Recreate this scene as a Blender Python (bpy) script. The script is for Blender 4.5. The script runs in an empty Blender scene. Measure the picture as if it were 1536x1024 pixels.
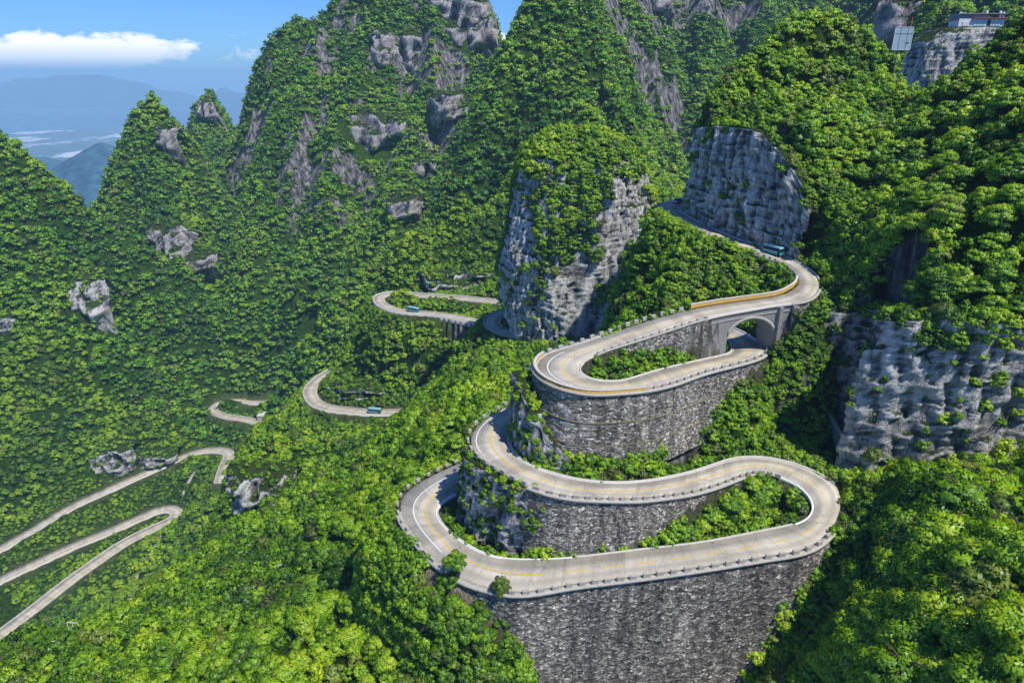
import bpy, math, random
import numpy as np
from mathutils import Vector, Matrix
R = math.radians
random.seed(7)
RNG = np.random.default_rng(11)
PITCH = R(21.4)
F = 1024.0
CP, SP = math.cos(PITCH), math.sin(PITCH)
scene = bpy.context.scene
COL = scene.collection

# ---------------------------------------------------------------- survey: where each point of the place stands
def ray(px, py):
    a = (px-768.0)/F
    b = (512.0-py)/F
    return (a, CP + b*SP, -SP + b*CP)

def PY(px, py, Y):
    d = ray(px, py)
    k = Y/d[1]
    return (d[0]*k, Y, d[2]*k)

def PZ(px, py, z):
    d = ray(px, py)
    k = z/d[2]
    return (d[0]*k, d[1]*k, z)

# ---------------------------------------------------------------- noise
def _hash(ix, iy, iz, seed):
    h = (ix.astype(np.int64)*374761393 + iy.astype(np.int64)*668265263 + iz.astype(np.int64)*2147483647 + seed*1274126177) & 0xffffffff
    h = ((h ^ (h >> 13))*1274126177) & 0xffffffff
    h = ((h ^ (h >> 16))*2246822519) & 0xffffffff
    return ((h ^ (h >> 15)) & 0xffffff)/float(0xffffff)

def vnoise(x, y, z=None, seed=0):
    x = np.asarray(x, float); y = np.asarray(y, float)
    z = np.zeros_like(x) if z is None else np.asarray(z, float)
    ix, iy, iz = np.floor(x), np.floor(y), np.floor(z)
    fx, fy, fz = x-ix, y-iy, z-iz
    fx = fx*fx*(3-2*fx); fy = fy*fy*(3-2*fy); fz = fz*fz*(3-2*fz)
    def c(a, b, d): return _hash(ix+a, iy+b, iz+d, seed)
    x00 = c(0,0,0)*(1-fx)+c(1,0,0)*fx
    x10 = c(0,1,0)*(1-fx)+c(1,1,0)*fx
    x01 = c(0,0,1)*(1-fx)+c(1,0,1)*fx
    x11 = c(0,1,1)*(1-fx)+c(1,1,1)*fx
    return ((x00*(1-fy)+x10*fy)*(1-fz) + (x01*(1-fy)+x11*fy)*fz)*2-1

def fbm(x, y, z=None, oct=4, seed=0, ridged=False):
    s = 0; a = 1; t = 0
    z = np.zeros_like(np.asarray(x, float)) if z is None else z
    for o in range(oct):
        n = vnoise(x*2**o, y*2**o, z*2**o, seed+o*17)
        if ridged: n = 1-2*np.abs(n)
        s = s + a*n; t += a; a *= .5
    return s/t

# ---------------------------------------------------------------- roads
def catmull(P, n):
    P = np.array(P, float)
    Q = np.vstack([2*P[0]-P[1], P, 2*P[-1]-P[-2]])
    out = []
    for i in range(1, len(Q)-2):
        p0, p1, p2, p3 = Q[i-1], Q[i], Q[i+1], Q[i+2]
        for k in range(n):
            t = k/n
            out.append(.5*((2*p1)+(-p0+p2)*t+(2*p0-5*p1+4*p2-p3)*t*t+(-p0+3*p1-3*p2+p3)*t**3))
    out.append(Q[-2])
    return np.array(out)

def smooth_line(A, it=2):
    for _ in range(it):
        B = A.copy(); B[1:-1] = .25*A[:-2]+.5*A[1:-1]+.25*A[2:]; A = B
    return A

class Road:
    """two edge lines O and I sampled about every 1.2 m, plus walls flags"""
    def __init__(s, name, O, I):
        s.name = name; s.O = O; s.I = I; s.C = (O+I)/2
        d = np.linalg.norm(np.diff(s.C, axis=0), axis=1)
        s.u = np.concatenate([[0], np.cumsum(d)])
        s.half = np.linalg.norm((O-I)[:, :2], axis=1)/2

def road_pairs(name, rows, step=1.2):
    O = catmull([PZ(r[0], r[1], r[4]) for r in rows], 12)
    I = catmull([PZ(r[2], r[3], r[4]) for r in rows], 12)
    C = (O+I)/2
    d = np.linalg.norm(np.diff(C, axis=0), axis=1); u = np.concatenate([[0], np.cumsum(d)])
    n = int(u[-1]/step); uu = np.linspace(0, u[-1], n+1)
    f = lambda A: np.stack([np.interp(uu, u, A[:, k]) for k in range(3)], 1)
    O, I = smooth_line(f(O), 4), smooth_line(f(I), 4)
    r = Road(name, O, I)
    # key parameter: where each input row ended up along u
    r.rowu = [u[min(12*k, len(u)-1)] for k in range(len(rows))]
    return r

def road_center(name, rows, width, step=2.0):
    C = catmull([PZ(r[0], r[1], r[2]) for r in rows], 10)
    d = np.linalg.norm(np.diff(C, axis=0), axis=1); u = np.concatenate([[0], np.cumsum(d)])
    n = int(u[-1]/step); uu = np.linspace(0, u[-1], n+1)
    C = np.stack([np.interp(uu, u, C[:, k]) for k in range(3)], 1)
    C = smooth_line(C, 6)
    T = np.gradient(C, axis=0)[:, :2]; T /= np.linalg.norm(T, axis=1)[:, None]+1e-9
    N = np.stack([-T[:, 1], T[:, 0], 0*T[:, 0]], 1)
    return Road(name, C+N*width/2, C-N*width/2)

LOW = [(700,690,690,738,-76.6),(664,705,668,750,-76.4),(642,717,658,759,-76.4),(617,730,656,765,-76.3),(602,746,656,770,-76.2),(599,767,659,777,-76.2),
 (611,789,664,786,-76.1),(630,814,674,796,-76),(652,840,690,809,-76),(690,867,716,825,-75.9),(730,881,750,837,-75.8),(780,889,799,839,-75.4),
 (860,876,862,836,-74.6),(964,863,964,824,-73.5),(1068,848,1050,814,-72.5),(1140,836,1110,803,-71.8),(1206,825,1160,793,-71.2),(1236,806,1190,787,-70.9),
 (1254,782,1209,780,-70.5),(1262,755,1219,767,-70),(1257,729,1218,751,-69.6),(1240,716,1209,738,-69.2),(1225,709,1196,727,-69),(1193,695,1172,715,-68.5),
 (1159,687,1147,708,-68),(1120,685,1122,709,-67.5),(1094,689,1100,717,-67),(1068,698,1068,729,-66.5),(1040,707,1035,738,-66),(1006,715,1000,743,-65.5),
 (964,722,955,748,-65),(912,724,900,747,-64.5),(860,718,849,744,-64),(824,708,799,730,-63.5),(799,700,767,714,-63.2),(780,688,742,700,-63),(767,674,721,686,-62.7),
 (764,660,706,670,-62.4),(764,650,705,655,-62),(768,643,714,639,-61.6),(775,634,730,627,-61.2),(785,625,749,616,-60.8),(800,615,771,603,-60.4),(822,600,795,590,-60),(850,582,825,574,-59.5)]
UPP = [(1035,478,1035,495,-55.4),(1070,482,1062,500,-55),(1102,493,1090,511,-54.6),(1122,503,1096,518,-54.2),(1138,514,1098,523,-53.9),(1149,525,1096,529,-53.5),(1137,536,1085,533,-53.1),(1103,546,1062,538,-52.8),
 (1055,558,1030,545,-52.3),(1007,575,985,556,-51.7),(968,584,950,567,-51.2),(934,587,930,572,-50.8),(886,590,905,572,-50.3),(857,585,889,570,-50),
 (826,575,877,565,-49.6),(812,565,870,560,-49.3),(802,555,867,555,-49),(802,546,868,550,-48.7),(812,536,873,544,-48.4),(833,527,886,535,-48),(867,518,905,526,-47.5),
 (898,507,930,518,-47),(934,494,962,508,-46.5),(983,478,1008,493,-45.7),(1031,466,1045,481,-45),(1068,459,1086,471,-44.5),(1110,453,1127,464,-44),
 (1140,449,1160,458,-43.6),(1168,445,1190,455,-43.2),(1185,437,1214,450,-42.9),(1195,430,1226,438,-42.6),(1199,422,1229,424,-42.3),(1195,413,1222,410,-42),
 (1186,403,1205,399,-41.7),(1170,393,1184,388,-41.4),(1148,385,1160,378,-41),(1122,376,1132,368,-40.5),(1092,365,1102,357,-40),(1066,353,1074,345,-39.5),(1041,341,1051,335,-39),
 (1016,329,1034,326,-38.5),(995,320,1024,320,-38.2),(987,313,1020,315,-38),(989,306,1022,310,-37.8),(1003,301,1028,307,-37.6),(1021,297,1038,303,-37.4),(1045,292,1058,298,-37.2)]
road_low = road_pairs('road', LOW)
road_up = road_pairs('road', UPP)
road_tc = road_center('road', [(840,512,-94.5),(815,509,-95),(789,504,-95.5),(767,500,-96),(746,493,-96.5),(738,483,-97),(744,474,-97.5),(758,468,-98),(785,463,-98)], 6.5)
road_c = road_center('road', [(760,490,-111),(723,483,-113),(690,476,-114),(650,470,-116),(620,468,-117),(600,466,-118),(583,461,-119),(571,454,-120),(568,447,-121),(577,441,-121),(602,440,-120.5),(631,443,-119),(690,447,-117),(758,454,-114),(800,457,-112)], 6.5)
road_d = road_center('road', [(500,556,-161),(482,566,-160.5),(468,580,-160),(465,590,-159.5),(473,603,-159),(492,611,-158),(526,615,-157),(565,618,-156),(612,616,-155),(660,612,-154)], 7)
road_e = road_center('road', [(415,650,-252.3),(395,639,-253.5),(380,632,-254.1),(363,628,-254.7),(340,625,-255.8),(323,619,-257.0),(317,611,-258.2),(325,605,-259.4),(340,601,-260.0),(356,600,-259.4),(390,603,-258.2),(425,598,-255.8),(460,592,-253.5)], 7)
road_f = road_center('road', [(330,725,-263),(334,710,-262),(340,694,-262),(345,681,-262),(333,674,-262.5),(297,677,-264),(260,691,-266),(222,708,-268.5),(185,724,-271),(148,741,-273),(111,758,-276),(56,791,-280),(0,823,-285),(-60,858,-290)], 8)
road_g = road_center('road', [(-30,885,-296),(15,862,-294),(44,849,-293),(111,818,-291),(167,795,-289),(208,777,-288),(238,764,-287),(256,762,-287),(268,768,-287),(258,780,-288),(222,796,-290),(185,815,-292),(148,840,-294),(111,866,-296),(74,895,-298),(30,929,-300),(0,951,-302),(-50,990,-305)], 8)
NEAR_ROADS = [road_low, road_up]
MID_ROADS = [road_tc, road_c, road_d, road_e, road_f, road_g]
ROADS = NEAR_ROADS+MID_ROADS

# ---------------------------------------------------------------- terrain control points (pixel sighting + distance north)
BY = [ # px, py, Y
 # foreground slope, left and bottom
 (650,910,98),(600,870,112),(600,1060,80),(300,1060,88),(0,1060,100),(-200,1060,110),(0,975,128),(100,955,132),(200,915,148),
 (250,860,165),(320,800,196),(400,765,196),(450,722,206),(520,705,212),(600,705,170),(560,820,124),(400,870,135),(500,930,104),(300,950,120),(650,950,92),
 (200,1000,115),(735,905,92),(752,900,86.5),(772,960,83.5),(792,1015,82),(700,905,100),(690,1000,84),(740,960,86),(760,1040,80),(640,760,128),(585,760,133),
 # west flank of the near ridge
 (700,632,139),(650,662,150),(620,712,146),(700,560,190),(740,530,228),(660,592,214),(612,642,230),(560,700,222),(745,590,150),(755,560,180),(690,600,165),
 # behind and beneath the near loops
 (790,560,190),(850,560,180),(780,518,240),(870,520,215),(950,520,200),
 # hill between the two valley roads and the land below it
 (530,508,372),(600,510,352),(660,520,335),(700,520,300),(500,555,352),(560,560,345),(620,575,320),(600,545,350),(650,545,310),
 (520,640,300),(580,650,285),(470,640,300),(440,606,322),(400,632,300),(372,662,285),(352,700,270),(440,680,262),(520,680,262),
 (600,424,372),(590,434,366),
 # foot of the valley-side mountains
 (400,560,520),(330,560,520),(480,500,520),(450,540,500),(540,420,505),(585,400,440),(280,600,500),(200,600,465),(100,600,450),(0,600,440),(-150,640,430),
 (350,585,510),(420,575,505),(200,665,432),(120,700,420),(0,770,400),(-150,850,390),(280,660,440),
 (150,830,378),(100,900,338),(200,880,350),(250,810,372),(300,760,390),(310,720,420),(150,940,300),(50,790,368),(100,790,372),(240,735,412),
 (240,720,418),(290,840,330),(270,900,290),(380,660,440),
 # right hillside above the upper road
 (1200,255,166),(1250,160,192),(1300,110,215),(1150,150,185),(1100,160,196),(1210,330,156),(1245,420,140),(1300,300,160),(1350,205,185),(1400,150,232),
 (1300,400,128),(1400,320,130),(1450,215,152),(1536,110,150),(1536,300,118),(1700,300,110),(1700,60,145),(1400,430,116),(1536,430,108),(1700,430,100),
 (1850,500,90),(1900,100,140),
 # slope at the lower right, in front of the cliff
 (1290,775,97),(1400,790,86),(1536,800,78),(1300,890,84),(1225,980,84),(1165,1040,82),(1350,1030,62),(1536,1030,54),(1750,850,64),(1420,745,95),(1536,740,91),(1800,740,80),
 # slopes between the loops
 (1100,620,128),(1200,610,133),(1240,650,122),(1150,560,140),(1180,530,144),(1235,600,127),(1255,690,112),(1060,665,119),(1140,665,117),
 (1050,400,158),(1000,400,170),(1100,400,156),(1150,410,150),(1000,452,158),(1060,440,148),(940,452,164),(1100,436,146),(1000,350,190),
 (1140,520,156),
]
BW = [ # x, y, z (hidden ground)
 (20,174,-86),(12,185,-92),(27,190,-88),(34,203,-88),(14,160,-84),(19,152,-78),(5,175,-90),(45,225,-92),
 
 (10,200,-92),(40,205,-88),(60,240,-92),(0,300,-112),(60,300,-110),(100,300,-60),(30,160,-80),(10,140,-76),(30,135,-72),(150,330,-90),(120,230,-45),(90,380,-120),(0,400,-118),
 (-60,420,-160),(-92,236,-178),(-60,225,-150),(-110,420,-205),(-150,400,-225),(-190,330,-275),(-168,330,-255),(-175,380,-255),(-162,290,-240),(-150,262,-225),(-140,240,-205),(-176,340,-250),(-155,300,-225),(-197,380,-262),(-143,300,-205),(-162,340,-240),(-181,380,-255),
 (-170,220,-240),(-220,240,-280),(-120,190,-185),(-160,170,-190),(-200,180,-240),(-100,440,-215),(-60,470,-190),(-200,600,-240),(-100,560,-200),(-350,520,-230),
 (-450,700,-260),(-150,650,-230),(0,480,-150),(0,1000,-200),(-600,1200,-380),(600,1000,-60),(300,600,-60),(600,400,0),(-700,500,-240),(-400,300,-300),(-300,100,-200),
 (-400,1300,-300),(-900,900,-350),(250,250,0),(200,120,-15),(0,30,-95),(60,30,-75),(-80,30,-110),(30,66,-118),(10,80,-122),(20,80,-122),(32,81,-118),(10,66,-124),(36,66,-118),
 (240,400,-50),(300,180,10),(160,480,-80),(-250,700,-260),(-320,850,-280),(-420,650,-250),(0,1300,-150),(700,1300,0),(-1000,1300,-420),
]
# ridge skeletons: (points, slope)
SK = [
 # great mountain
 ([(600,-70,860),(545,-20,845),(490,12,835),(440,40,825),(400,62,815),(374,100,800),(354,150,790),(343,205,780)], 1.9),
 ([(600,-70,860),(540,60,760),(515,160,690),(470,300,600),(440,400,560)], 1.5),
 ([(600,-90,860),(700,-90,850),(710,-60,835),(714,30,820),(716,110,790),(735,170,760),(700,260,700)], 3.2),
 ([(690,-60,850),(700,60,800),(680,160,740),(650,280,660)],2.0),
 ([(440,40,825),(455,90,800),(430,170,760),(405,250,700)],1.9),
 ([(545,-20,845),(500,90,790),(480,190,730)],1.9),
 ([(660,-40,850),(650,110,740),(610,240,640),(590,330,570)], 1.6),
 ([(440,60,815),(400,200,700),(370,330,600),(340,430,560)], 1.5),
 ([(490,20,830),(450,160,720),(420,300,620)],1.6),
 # central pyramid
 ([(850,-90,600),(812,-15,570),(798,50,548),(742,155,515),(668,240,480),(636,320,450),(615,395,418)], 1.6),
 ([(850,-90,600),(890,60,540),(930,170,490),(975,260,450),(1010,320,420)], 1.6),
 ([(860,-20,580),(840,120,500),(790,250,450),(730,350,420)], 1.5),
 ([(870,60,540),(880,200,460),(860,330,420)],1.5),
 # ridges behind on the right
 ([(900,-80,800),(960,40,700),(1000,140,620),(1030,240,560),(1040,300,520)], 1.7),
 ([(860,-110,700),(960,-90,800),(1100,-100,850),(1250,-120,880)],1.5),
 ([(1040,-60,820),(1060,30,720),(1050,130,650),(1060,220,600)], 1.7),
 ([(1120,-80,880),(1140,20,760),(1110,120,680),(1090,200,620)], 1.6),
 ([(1250,-90,900),(1230,20,760),(1180,90,680)],1.6),
 ([(1250,-90,900),(1400,-60,700),(1480,-40,600),(1600,-100,520)],1.5),
 ([(1400,-60,700),(1420,20,480),(1440,60,400)],1.5),
 # near right hill crest
 ([(1036,200,190),(1058,165,196),(1084,124,203),(1130,85,212),(1175,52,219),(1230,22,226),(1290,48,234),(1340,98,242)], 3.2),
 ([(1500,100,190),(1536,50,178),(1620,-20,168),(1800,-120,160)], 1.2),
 ([(1375,118,300),(1440,112,300),(1500,100,300),(1560,40,300)],1.3),
 # pointed peak on the left, small peak behind it, left hill
 ([(128,292,700),(160,258,705),(190,220,710),(212,178,715),(240,156,720),(266,178,715),(298,222,705),(330,268,690),(352,318,670)], 1.7),
 ([(240,156,720),(246,280,640),(270,380,580),(300,460,530)], 1.6),
 ([(200,200,712),(180,330,640),(190,450,560)],1.5),
 ([(282,200,1000),(296,165,1000),(312,150,1000),(330,175,1000),(345,215,990)], 2.2),
 ([(312,150,1000),(300,260,880)],1.8),
 ([(-150,150,600),(-60,190,570),(0,216,552),(60,246,562),(100,268,572),(132,292,585),(160,330,590),(190,400,560)], 1.5),
 ([(0,216,552),(40,350,500),(60,480,470)],1.5),
 ([(100,268,572),(120,400,510),(150,520,480)],1.6),
]

def rbf_fit(P):
    P = np.array(P, float); n = len(P)
    D = np.linalg.norm(P[:, None, :2]-P[None, :, :2], axis=2)
    A = np.zeros((n+3, n+3)); A[:n, :n] = D + np.eye(n)*-1.5
    A[:n, n] = 1; A[:n, n+1:n+3] = P[:, :2]/1000; A[n, :n] = 1; A[n+1:n+3, :n] = P[:, :2].T/1000
    b = np.concatenate([P[:, 2], np.zeros(3)])
    return P, np.linalg.solve(A, b)

def rbf_eval(M, X, Y):
    P, w = M; n = len(P); out = w[n] + w[n+1]*X/1000 + w[n+2]*Y/1000
    for i in range(n):
        out = out + w[i]*np.hypot(X-P[i, 0], Y-P[i, 1])
    return out

CT = [PY(*p) for p in BY] + BW
for r, k in ((road_low, 8), (road_up, 8)):
    pass
RBF = rbf_fit(CT + [tuple(r.C[i]) for r in MID_ROADS[1:] for i in range(2, len(r.C)-2, 8)] + [tuple(road_tc.C[i]) for i in range(0, len(road_tc.C), 6)])
SKW = []
for pts, s in SK:
    SKW.append((np.array([PY(*p) for p in pts]), s))

def skel(X, Y):
    out = np.full(X.shape, -1e4)
    wob = fbm(X/60, Y/60, oct=3, seed=5)
    wx = X+8*fbm(X/45, Y/45, oct=3, seed=31)*np.clip((Y-240)/150, 0, 1); wy = Y+8*fbm(X/45, Y/45, oct=3, seed=47)*np.clip((Y-240)/150, 0, 1)
    for P, s in SKW:
        best = np.full(X.shape, -1e4)
        far = P[:, 1].mean() > 280
        xx, yy = (wx, wy) if far else (X, Y)
        for a, b in zip(P[:-1], P[1:]):
            ab = b[:2]-a[:2]; L2 = ab@ab
            t = np.clip(((xx-a[0])*ab[0]+(yy-a[1])*ab[1])/L2, 0, 1)
            d = np.hypot(xx-a[0]-t*ab[0], yy-a[1]-t*ab[1])
            z = a[2]+(b[2]-a[2])*t
            rd = 3.0 if far else 1.5
            h = z - s*(np.sqrt(d*d+rd*rd)-rd)*(1+.22*wob)
            best = np.maximum(best, h)
        k = 6.0 if far else 2.0
        m = np.maximum(out, best)
        out = m + np.log(np.exp(np.clip((out-m)/k, -30, 0))+np.exp(np.clip((best-m)/k, -30, 0)))*k*.5
    return out

def near_mask(X, Y): return np.clip((Y-230)/150, 0, 1)

# side behaviour of each road: list of (u0,u1,fill,cut) per side; steep fill (40) = retaining wall there
def U(r, k): return r.rowu[k]
def side_arrays(r, spec, default):
    f = np.full(len(r.u), default, float)
    for a, b, v in spec:
        f[(r.u >= a) & (r.u <= b)] = v
    return f
sl = {}
r = road_low
sl[id(r)] = dict(
  fO=side_arrays(r, [(U(r,9), U(r,18), 40),(0,U(r,9),1.0)], 1.4),   # bottom wall
  cO=side_arrays(r, [(0,U(r,14),.6),(U(r,30), U(r,36), .5),(U(r,36),U(r,44),2.2)], 1.3),
  fI=side_arrays(r, [(U(r,25), U(r,40), 40)], 1.6),
  cI=side_arrays(r, [(0, U(r,2), 5),(U(r,2),U(r,10),4.0),(U(r,20),U(r,26),.3),(U(r,26),U(r,44),.3)], 1.2))
r = road_up
sl[id(r)] = dict(
  fO=side_arrays(r, [(0,U(r,5),4.0),(U(r,5), U(r,21), 40),(U(r,36),U(r,46),3.0)], 1.7),
  cO=side_arrays(r, [(0,U(r,7),1.5),(U(r,7),U(r,22),.2),(U(r,22),U(r,46),.3)], .3),
  fI=side_arrays(r, [], 2.2),
  cI=side_arrays(r, [(U(r,0),U(r,24),1.0),(U(r,27),U(r,31),25),(U(r,31),U(r,46),14)], 1.0))

BR0, BR1 = U(road_up,24)+3.0, U(road_up,27)+3.5     # bridge span in metres along the upper road

def carve(X, Y, H):
    lo = np.full(X.shape, -1e5); lw = np.full(X.shape, -1e5); hi = np.full(X.shape, 1e5); fix = np.full(X.shape, 1e5); dm = np.full(X.shape, 1e5)
    fixd = np.full(X.shape, 1e5)
    for r in ROADS:
        near = r in NEAR_ROADS
        C = r.C; m = 60 if near else 45
        box = (X > C[:, 0].min()-m) & (X < C[:, 0].max()+m) & (Y > C[:, 1].min()-m) & (Y < C[:, 1].max()+m)
        xs, ys = X[box], Y[box]
        l = np.full(xs.shape, -1e5); l2 = np.full(xs.shape, -1e5); h = np.full(xs.shape, 1e5); fx = np.full(xs.shape, 1e5); fd = np.full(xs.shape, 1e5); dmin = np.full(xs.shape, 1e5)
        S = sl.get(id(r))
        st = 1 if near else 1
        for i in range(0, len(C)-1, st):
            if near and r is road_up and BR0 <= r.u[i] <= BR1: continue
            a, b = C[i], C[min(i+st, len(C)-1)]
            ab = b[:2]-a[:2]; L2 = ab@ab+1e-9
            sel = (np.abs(xs-a[0]) < 40) & (np.abs(ys-a[1]) < 40)
            if not sel.any(): continue
            x, y = xs[sel], ys[sel]
            t0 = ((x-a[0])*ab[0]+(y-a[1])*ab[1])/L2
            t = np.clip(t0, 0, 1)
            dx, dy = x-a[0]-t*ab[0], y-a[1]-t*ab[1]
            d = np.hypot(dx, dy)
            e = r.O[i, :2]-a[:2]
            sideO = (dx*e[0]+dy*e[1]) > 0
            w = r.half[i]
            z = a[2]+(b[2]-a[2])*t
            dd = d-w
            if S:
                f = np.where(sideO, S['fO'][i], S['fI'][i]); c = np.where(sideO, S['cO'][i], S['cI'][i])
                wall = f > 20; rng = 32.
                sh = np.where(wall, -.35, .5); rel = 9.; onlim = np.where(wall, -.3, .55)
            else:
                f = 1.15; c = 1.8; rng = 22.; sh = 1.2; wall = np.zeros(dd.shape, bool); rel = 30.; onlim = 1.0
            ok = (dd < rng)
            lowv = np.where(ok, z-.5-np.maximum(dd-sh, 0)*f-np.maximum(dd-(6 if S else 12), 0)*4, -1e5)
            l[sel] = np.maximum(l[sel], np.where(wall, -1e5, lowv))
            l2[sel] = np.maximum(l2[sel], np.where(wall, lowv, -1e5))
            hv = np.where(ok, z-.35+np.maximum(dd-1.0, 0)*c+np.maximum(dd-rel, 0)*2.2, 1e5)
            h[sel] = np.minimum(h[sel], hv)
            on = dd < onlim
            cur = fd[sel]
            upd = on & (dd < cur)
            tmp = fx[sel]; tmp[upd] = z[upd]-.5; fx[sel] = tmp
            tmp = fd[sel]; tmp[upd] = dd[upd]; fd[sel] = tmp
            dmin[sel] = np.minimum(dmin[sel], dd)
        lo[box] = np.maximum(lo[box], l); lw[box] = np.maximum(lw[box], l2); hi[box] = np.minimum(hi[box], h)
        better = fd < fixd[box]
        t1 = fix[box]; t1[better] = fx[better]; fix[box] = t1
        t1 = fixd[box]; t1[better] = fd[better]; fixd[box] = t1
        dm[box] = np.minimum(dm[box], dmin)
    # the upper of two storeys wins where a bound of the lower one would cut into it
    H2 = np.minimum(np.maximum(H, lo), np.maximum(hi, lw))
    H2 = np.maximum(H2, lw)
    H2 = np.where(fix < 1e4, fix, H2)
    return H2, dm

def axis(a, b, c0, c1, fine, g, cap):
    mid = list(np.arange(c0, c1, fine)); left = []; x = c0; s = fine
    while x > a: s = min(s*g, cap); x -= s; left.append(x)
    right = []; x = c1; s = fine
    while x < b: s = min(s*g, cap); x += s; right.append(x)
    return np.array(left[::-1]+mid+right)
XS = axis(-1000, 800, -50, 95, .9, 1.02, 5.0)
YS = axis(25, 1300, 70, 195, .9, 1.012, 5.0)
GX, GY = np.meshgrid(XS, YS)
print('grid', GX.shape)
TDM = np.full(GX.shape, 1e3)
for r in MID_ROADS:
    for i in range(0, len(r.C), 4): TDM = np.minimum(TDM, np.hypot(GX-r.C[i, 0], GY-r.C[i, 1]))
base = rbf_eval(RBF, GX, GY)
far = near_mask(GX, GY)
nz = fbm(GX/38, GY/38, oct=4, seed=3)*(2.0+9*far) + fbm(GX/9, GY/9, oct=3, seed=9)*(.7+1.0*far)
sk = skel(GX, GY)
k = 3.0
m = np.maximum(base, sk)
H0 = m + k*np.log(np.exp((base-m)/k)+np.exp(np.clip(sk-m, -200, 0)/k))*.5
rn = fbm(GX/70, GY/70, oct=4, seed=77, ridged=True)
rg2 = fbm(GX/42+.3*GY/42, GY/75, oct=3, seed=99, ridged=True)
GUL = [ # (px,py,Y) along each gully floor, width, depth
 ([(768,70,700),(720,170,640),(672,260,580),(640,330,530),(606,400,480)], 34, 46),
 ([(350,235,800),(345,300,740),(338,370,660),(330,450,580),(322,520,520)], 34, 40),
 ([(128,300,700),(150,360,630),(172,440,550),(190,520,500)], 24, 22),
 ([(960,110,640),(985,190,570),(1000,260,520)], 26, 34),
 ([(1040,100,720),(1052,170,640),(1040,240,560)], 24, 30),
 ([(470,330,640),(430,410,570),(400,480,530)], 26, 22),
 ([(560,120,760),(548,200,700),(530,300,640)], 22, 20),
]
for pts_, w_, d_ in GUL:
    P = [np.array(PY(*p)) for p in pts_]; best = np.full(GX.shape, 1e9)
    for a, b in zip(P[:-1], P[1:]):
        ab = b[:2]-a[:2]; t = np.clip(((GX-a[0])*ab[0]+(GY-a[1])*ab[1])/(ab@ab), 0, 1)
        best = np.minimum(best, np.hypot(GX-a[0]-t*ab[0], GY-a[1]-t*ab[1]))
    H0 = H0 - d_*np.exp(-(best/w_)**2)*far
H0 = H0 + nz + (rn*8+rg2*11)*far*np.clip((TDM-14)/20, 0, 1)

# ---------------------------------------------------------------- cliffs: plan line (x, y, z foot, z top), rock face on the left of the line's direction
def off(P, d):
    T = np.gradient(P[:, :2], axis=0); T /= np.linalg.norm(T, axis=1)[:, None]+1e-9
    Q = P.copy(); Q[:, 0] += -T[:, 1]*d; Q[:, 1] += T[:, 0]*d
    return Q
def resample(P, st):
    P = np.array(P, float)
    d = np.linalg.norm(np.diff(P[:, :2], axis=0), axis=1); u = np.concatenate([[0], np.cumsum(d)])
    uu = np.linspace(0, u[-1], int(u[-1]/st)+2)
    return np.stack([np.interp(uu, u, P[:, k]) for k in range(P.shape[1])], 1)
i0, i1 = [int(np.searchsorted(road_up.u, road_up.rowu[k])) for k in (33, 43)]
c1 = road_up.I[i0:i1]+(road_up.I[i0:i1]-road_up.C[i0:i1])/road_up.half[i0:i1, None]*2.0
n1 = len(c1)
tt = np.linspace(0, 1, n1)
c1 = np.concatenate([c1[:, :2], c1[:, 2:3]-.6, np.interp(tt, [0, .12, .3, .55, .9, 1], [-30, -20, -13, -13, -14, -18])[:, None]], 1)
ext = c1[-1:].copy(); ext[0, :2] = ext[0, :2]+np.array([3., 9.]); ext[0, 3] = -22
c1 = np.vstack([c1, ext])[::-1]
CLIFFS = [('c1', resample(c1, .8), .06)]
c2 = [(57.5,136,-66,-46.5),(60,133.5,-68,-45.5),(66,132,-71,-45),(72.5,129.5,-73,-44),(76,125.5,-74,-42),(72,119.5,-73,-41),(65.5,115.5,-74,-40),(62,112,-72,-40),(66,108.5,-70,-39),(75,106,-69,-38),(88,103,-68,-37),(100,99,-66,-36),(118,93,-64,-33),(140,84,-60,-30)]
CLIFFS.append(('c2', resample(c2, .8), .04))
ja, jb = [int(np.searchsorted(road_low.u, road_low.rowu[k])) for k in (32, 43)]
_E = road_low.I[ja:jb]; _D = (_E-road_low.C[ja:jb]); _D[:, 2] = 0; _D /= np.linalg.norm(_D, axis=1)[:, None]
_q = np.linspace(0, 1, len(_E))
c3 = np.concatenate([(_E+_D*np.interp(_q, [0, .3, .7, 1], [.6, 1.9, 1.9, 1.0])[:, None])[:, :2], np.interp(_q, [0, .5, 1], [-75.6, -76.2, -76.3])[:, None], _E[:, 2:3]-.9], 1)[::-1]
b4 = [PZ(767,640,-61.8),PZ(774,660,-62.6),PZ(784,678,-63),PZ(800,692,-63.3),PZ(826,700,-63.8),PZ(856,706,-64.2)]
c4 = [(p[0], p[1], p[2], t) for p, t in zip(b4, (-50.5,-51,-52.5,-55,-59,-62.5))]
SMALLC = [('c3', resample(c3, .5)), ('c4', resample(c4, .5))]
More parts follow.
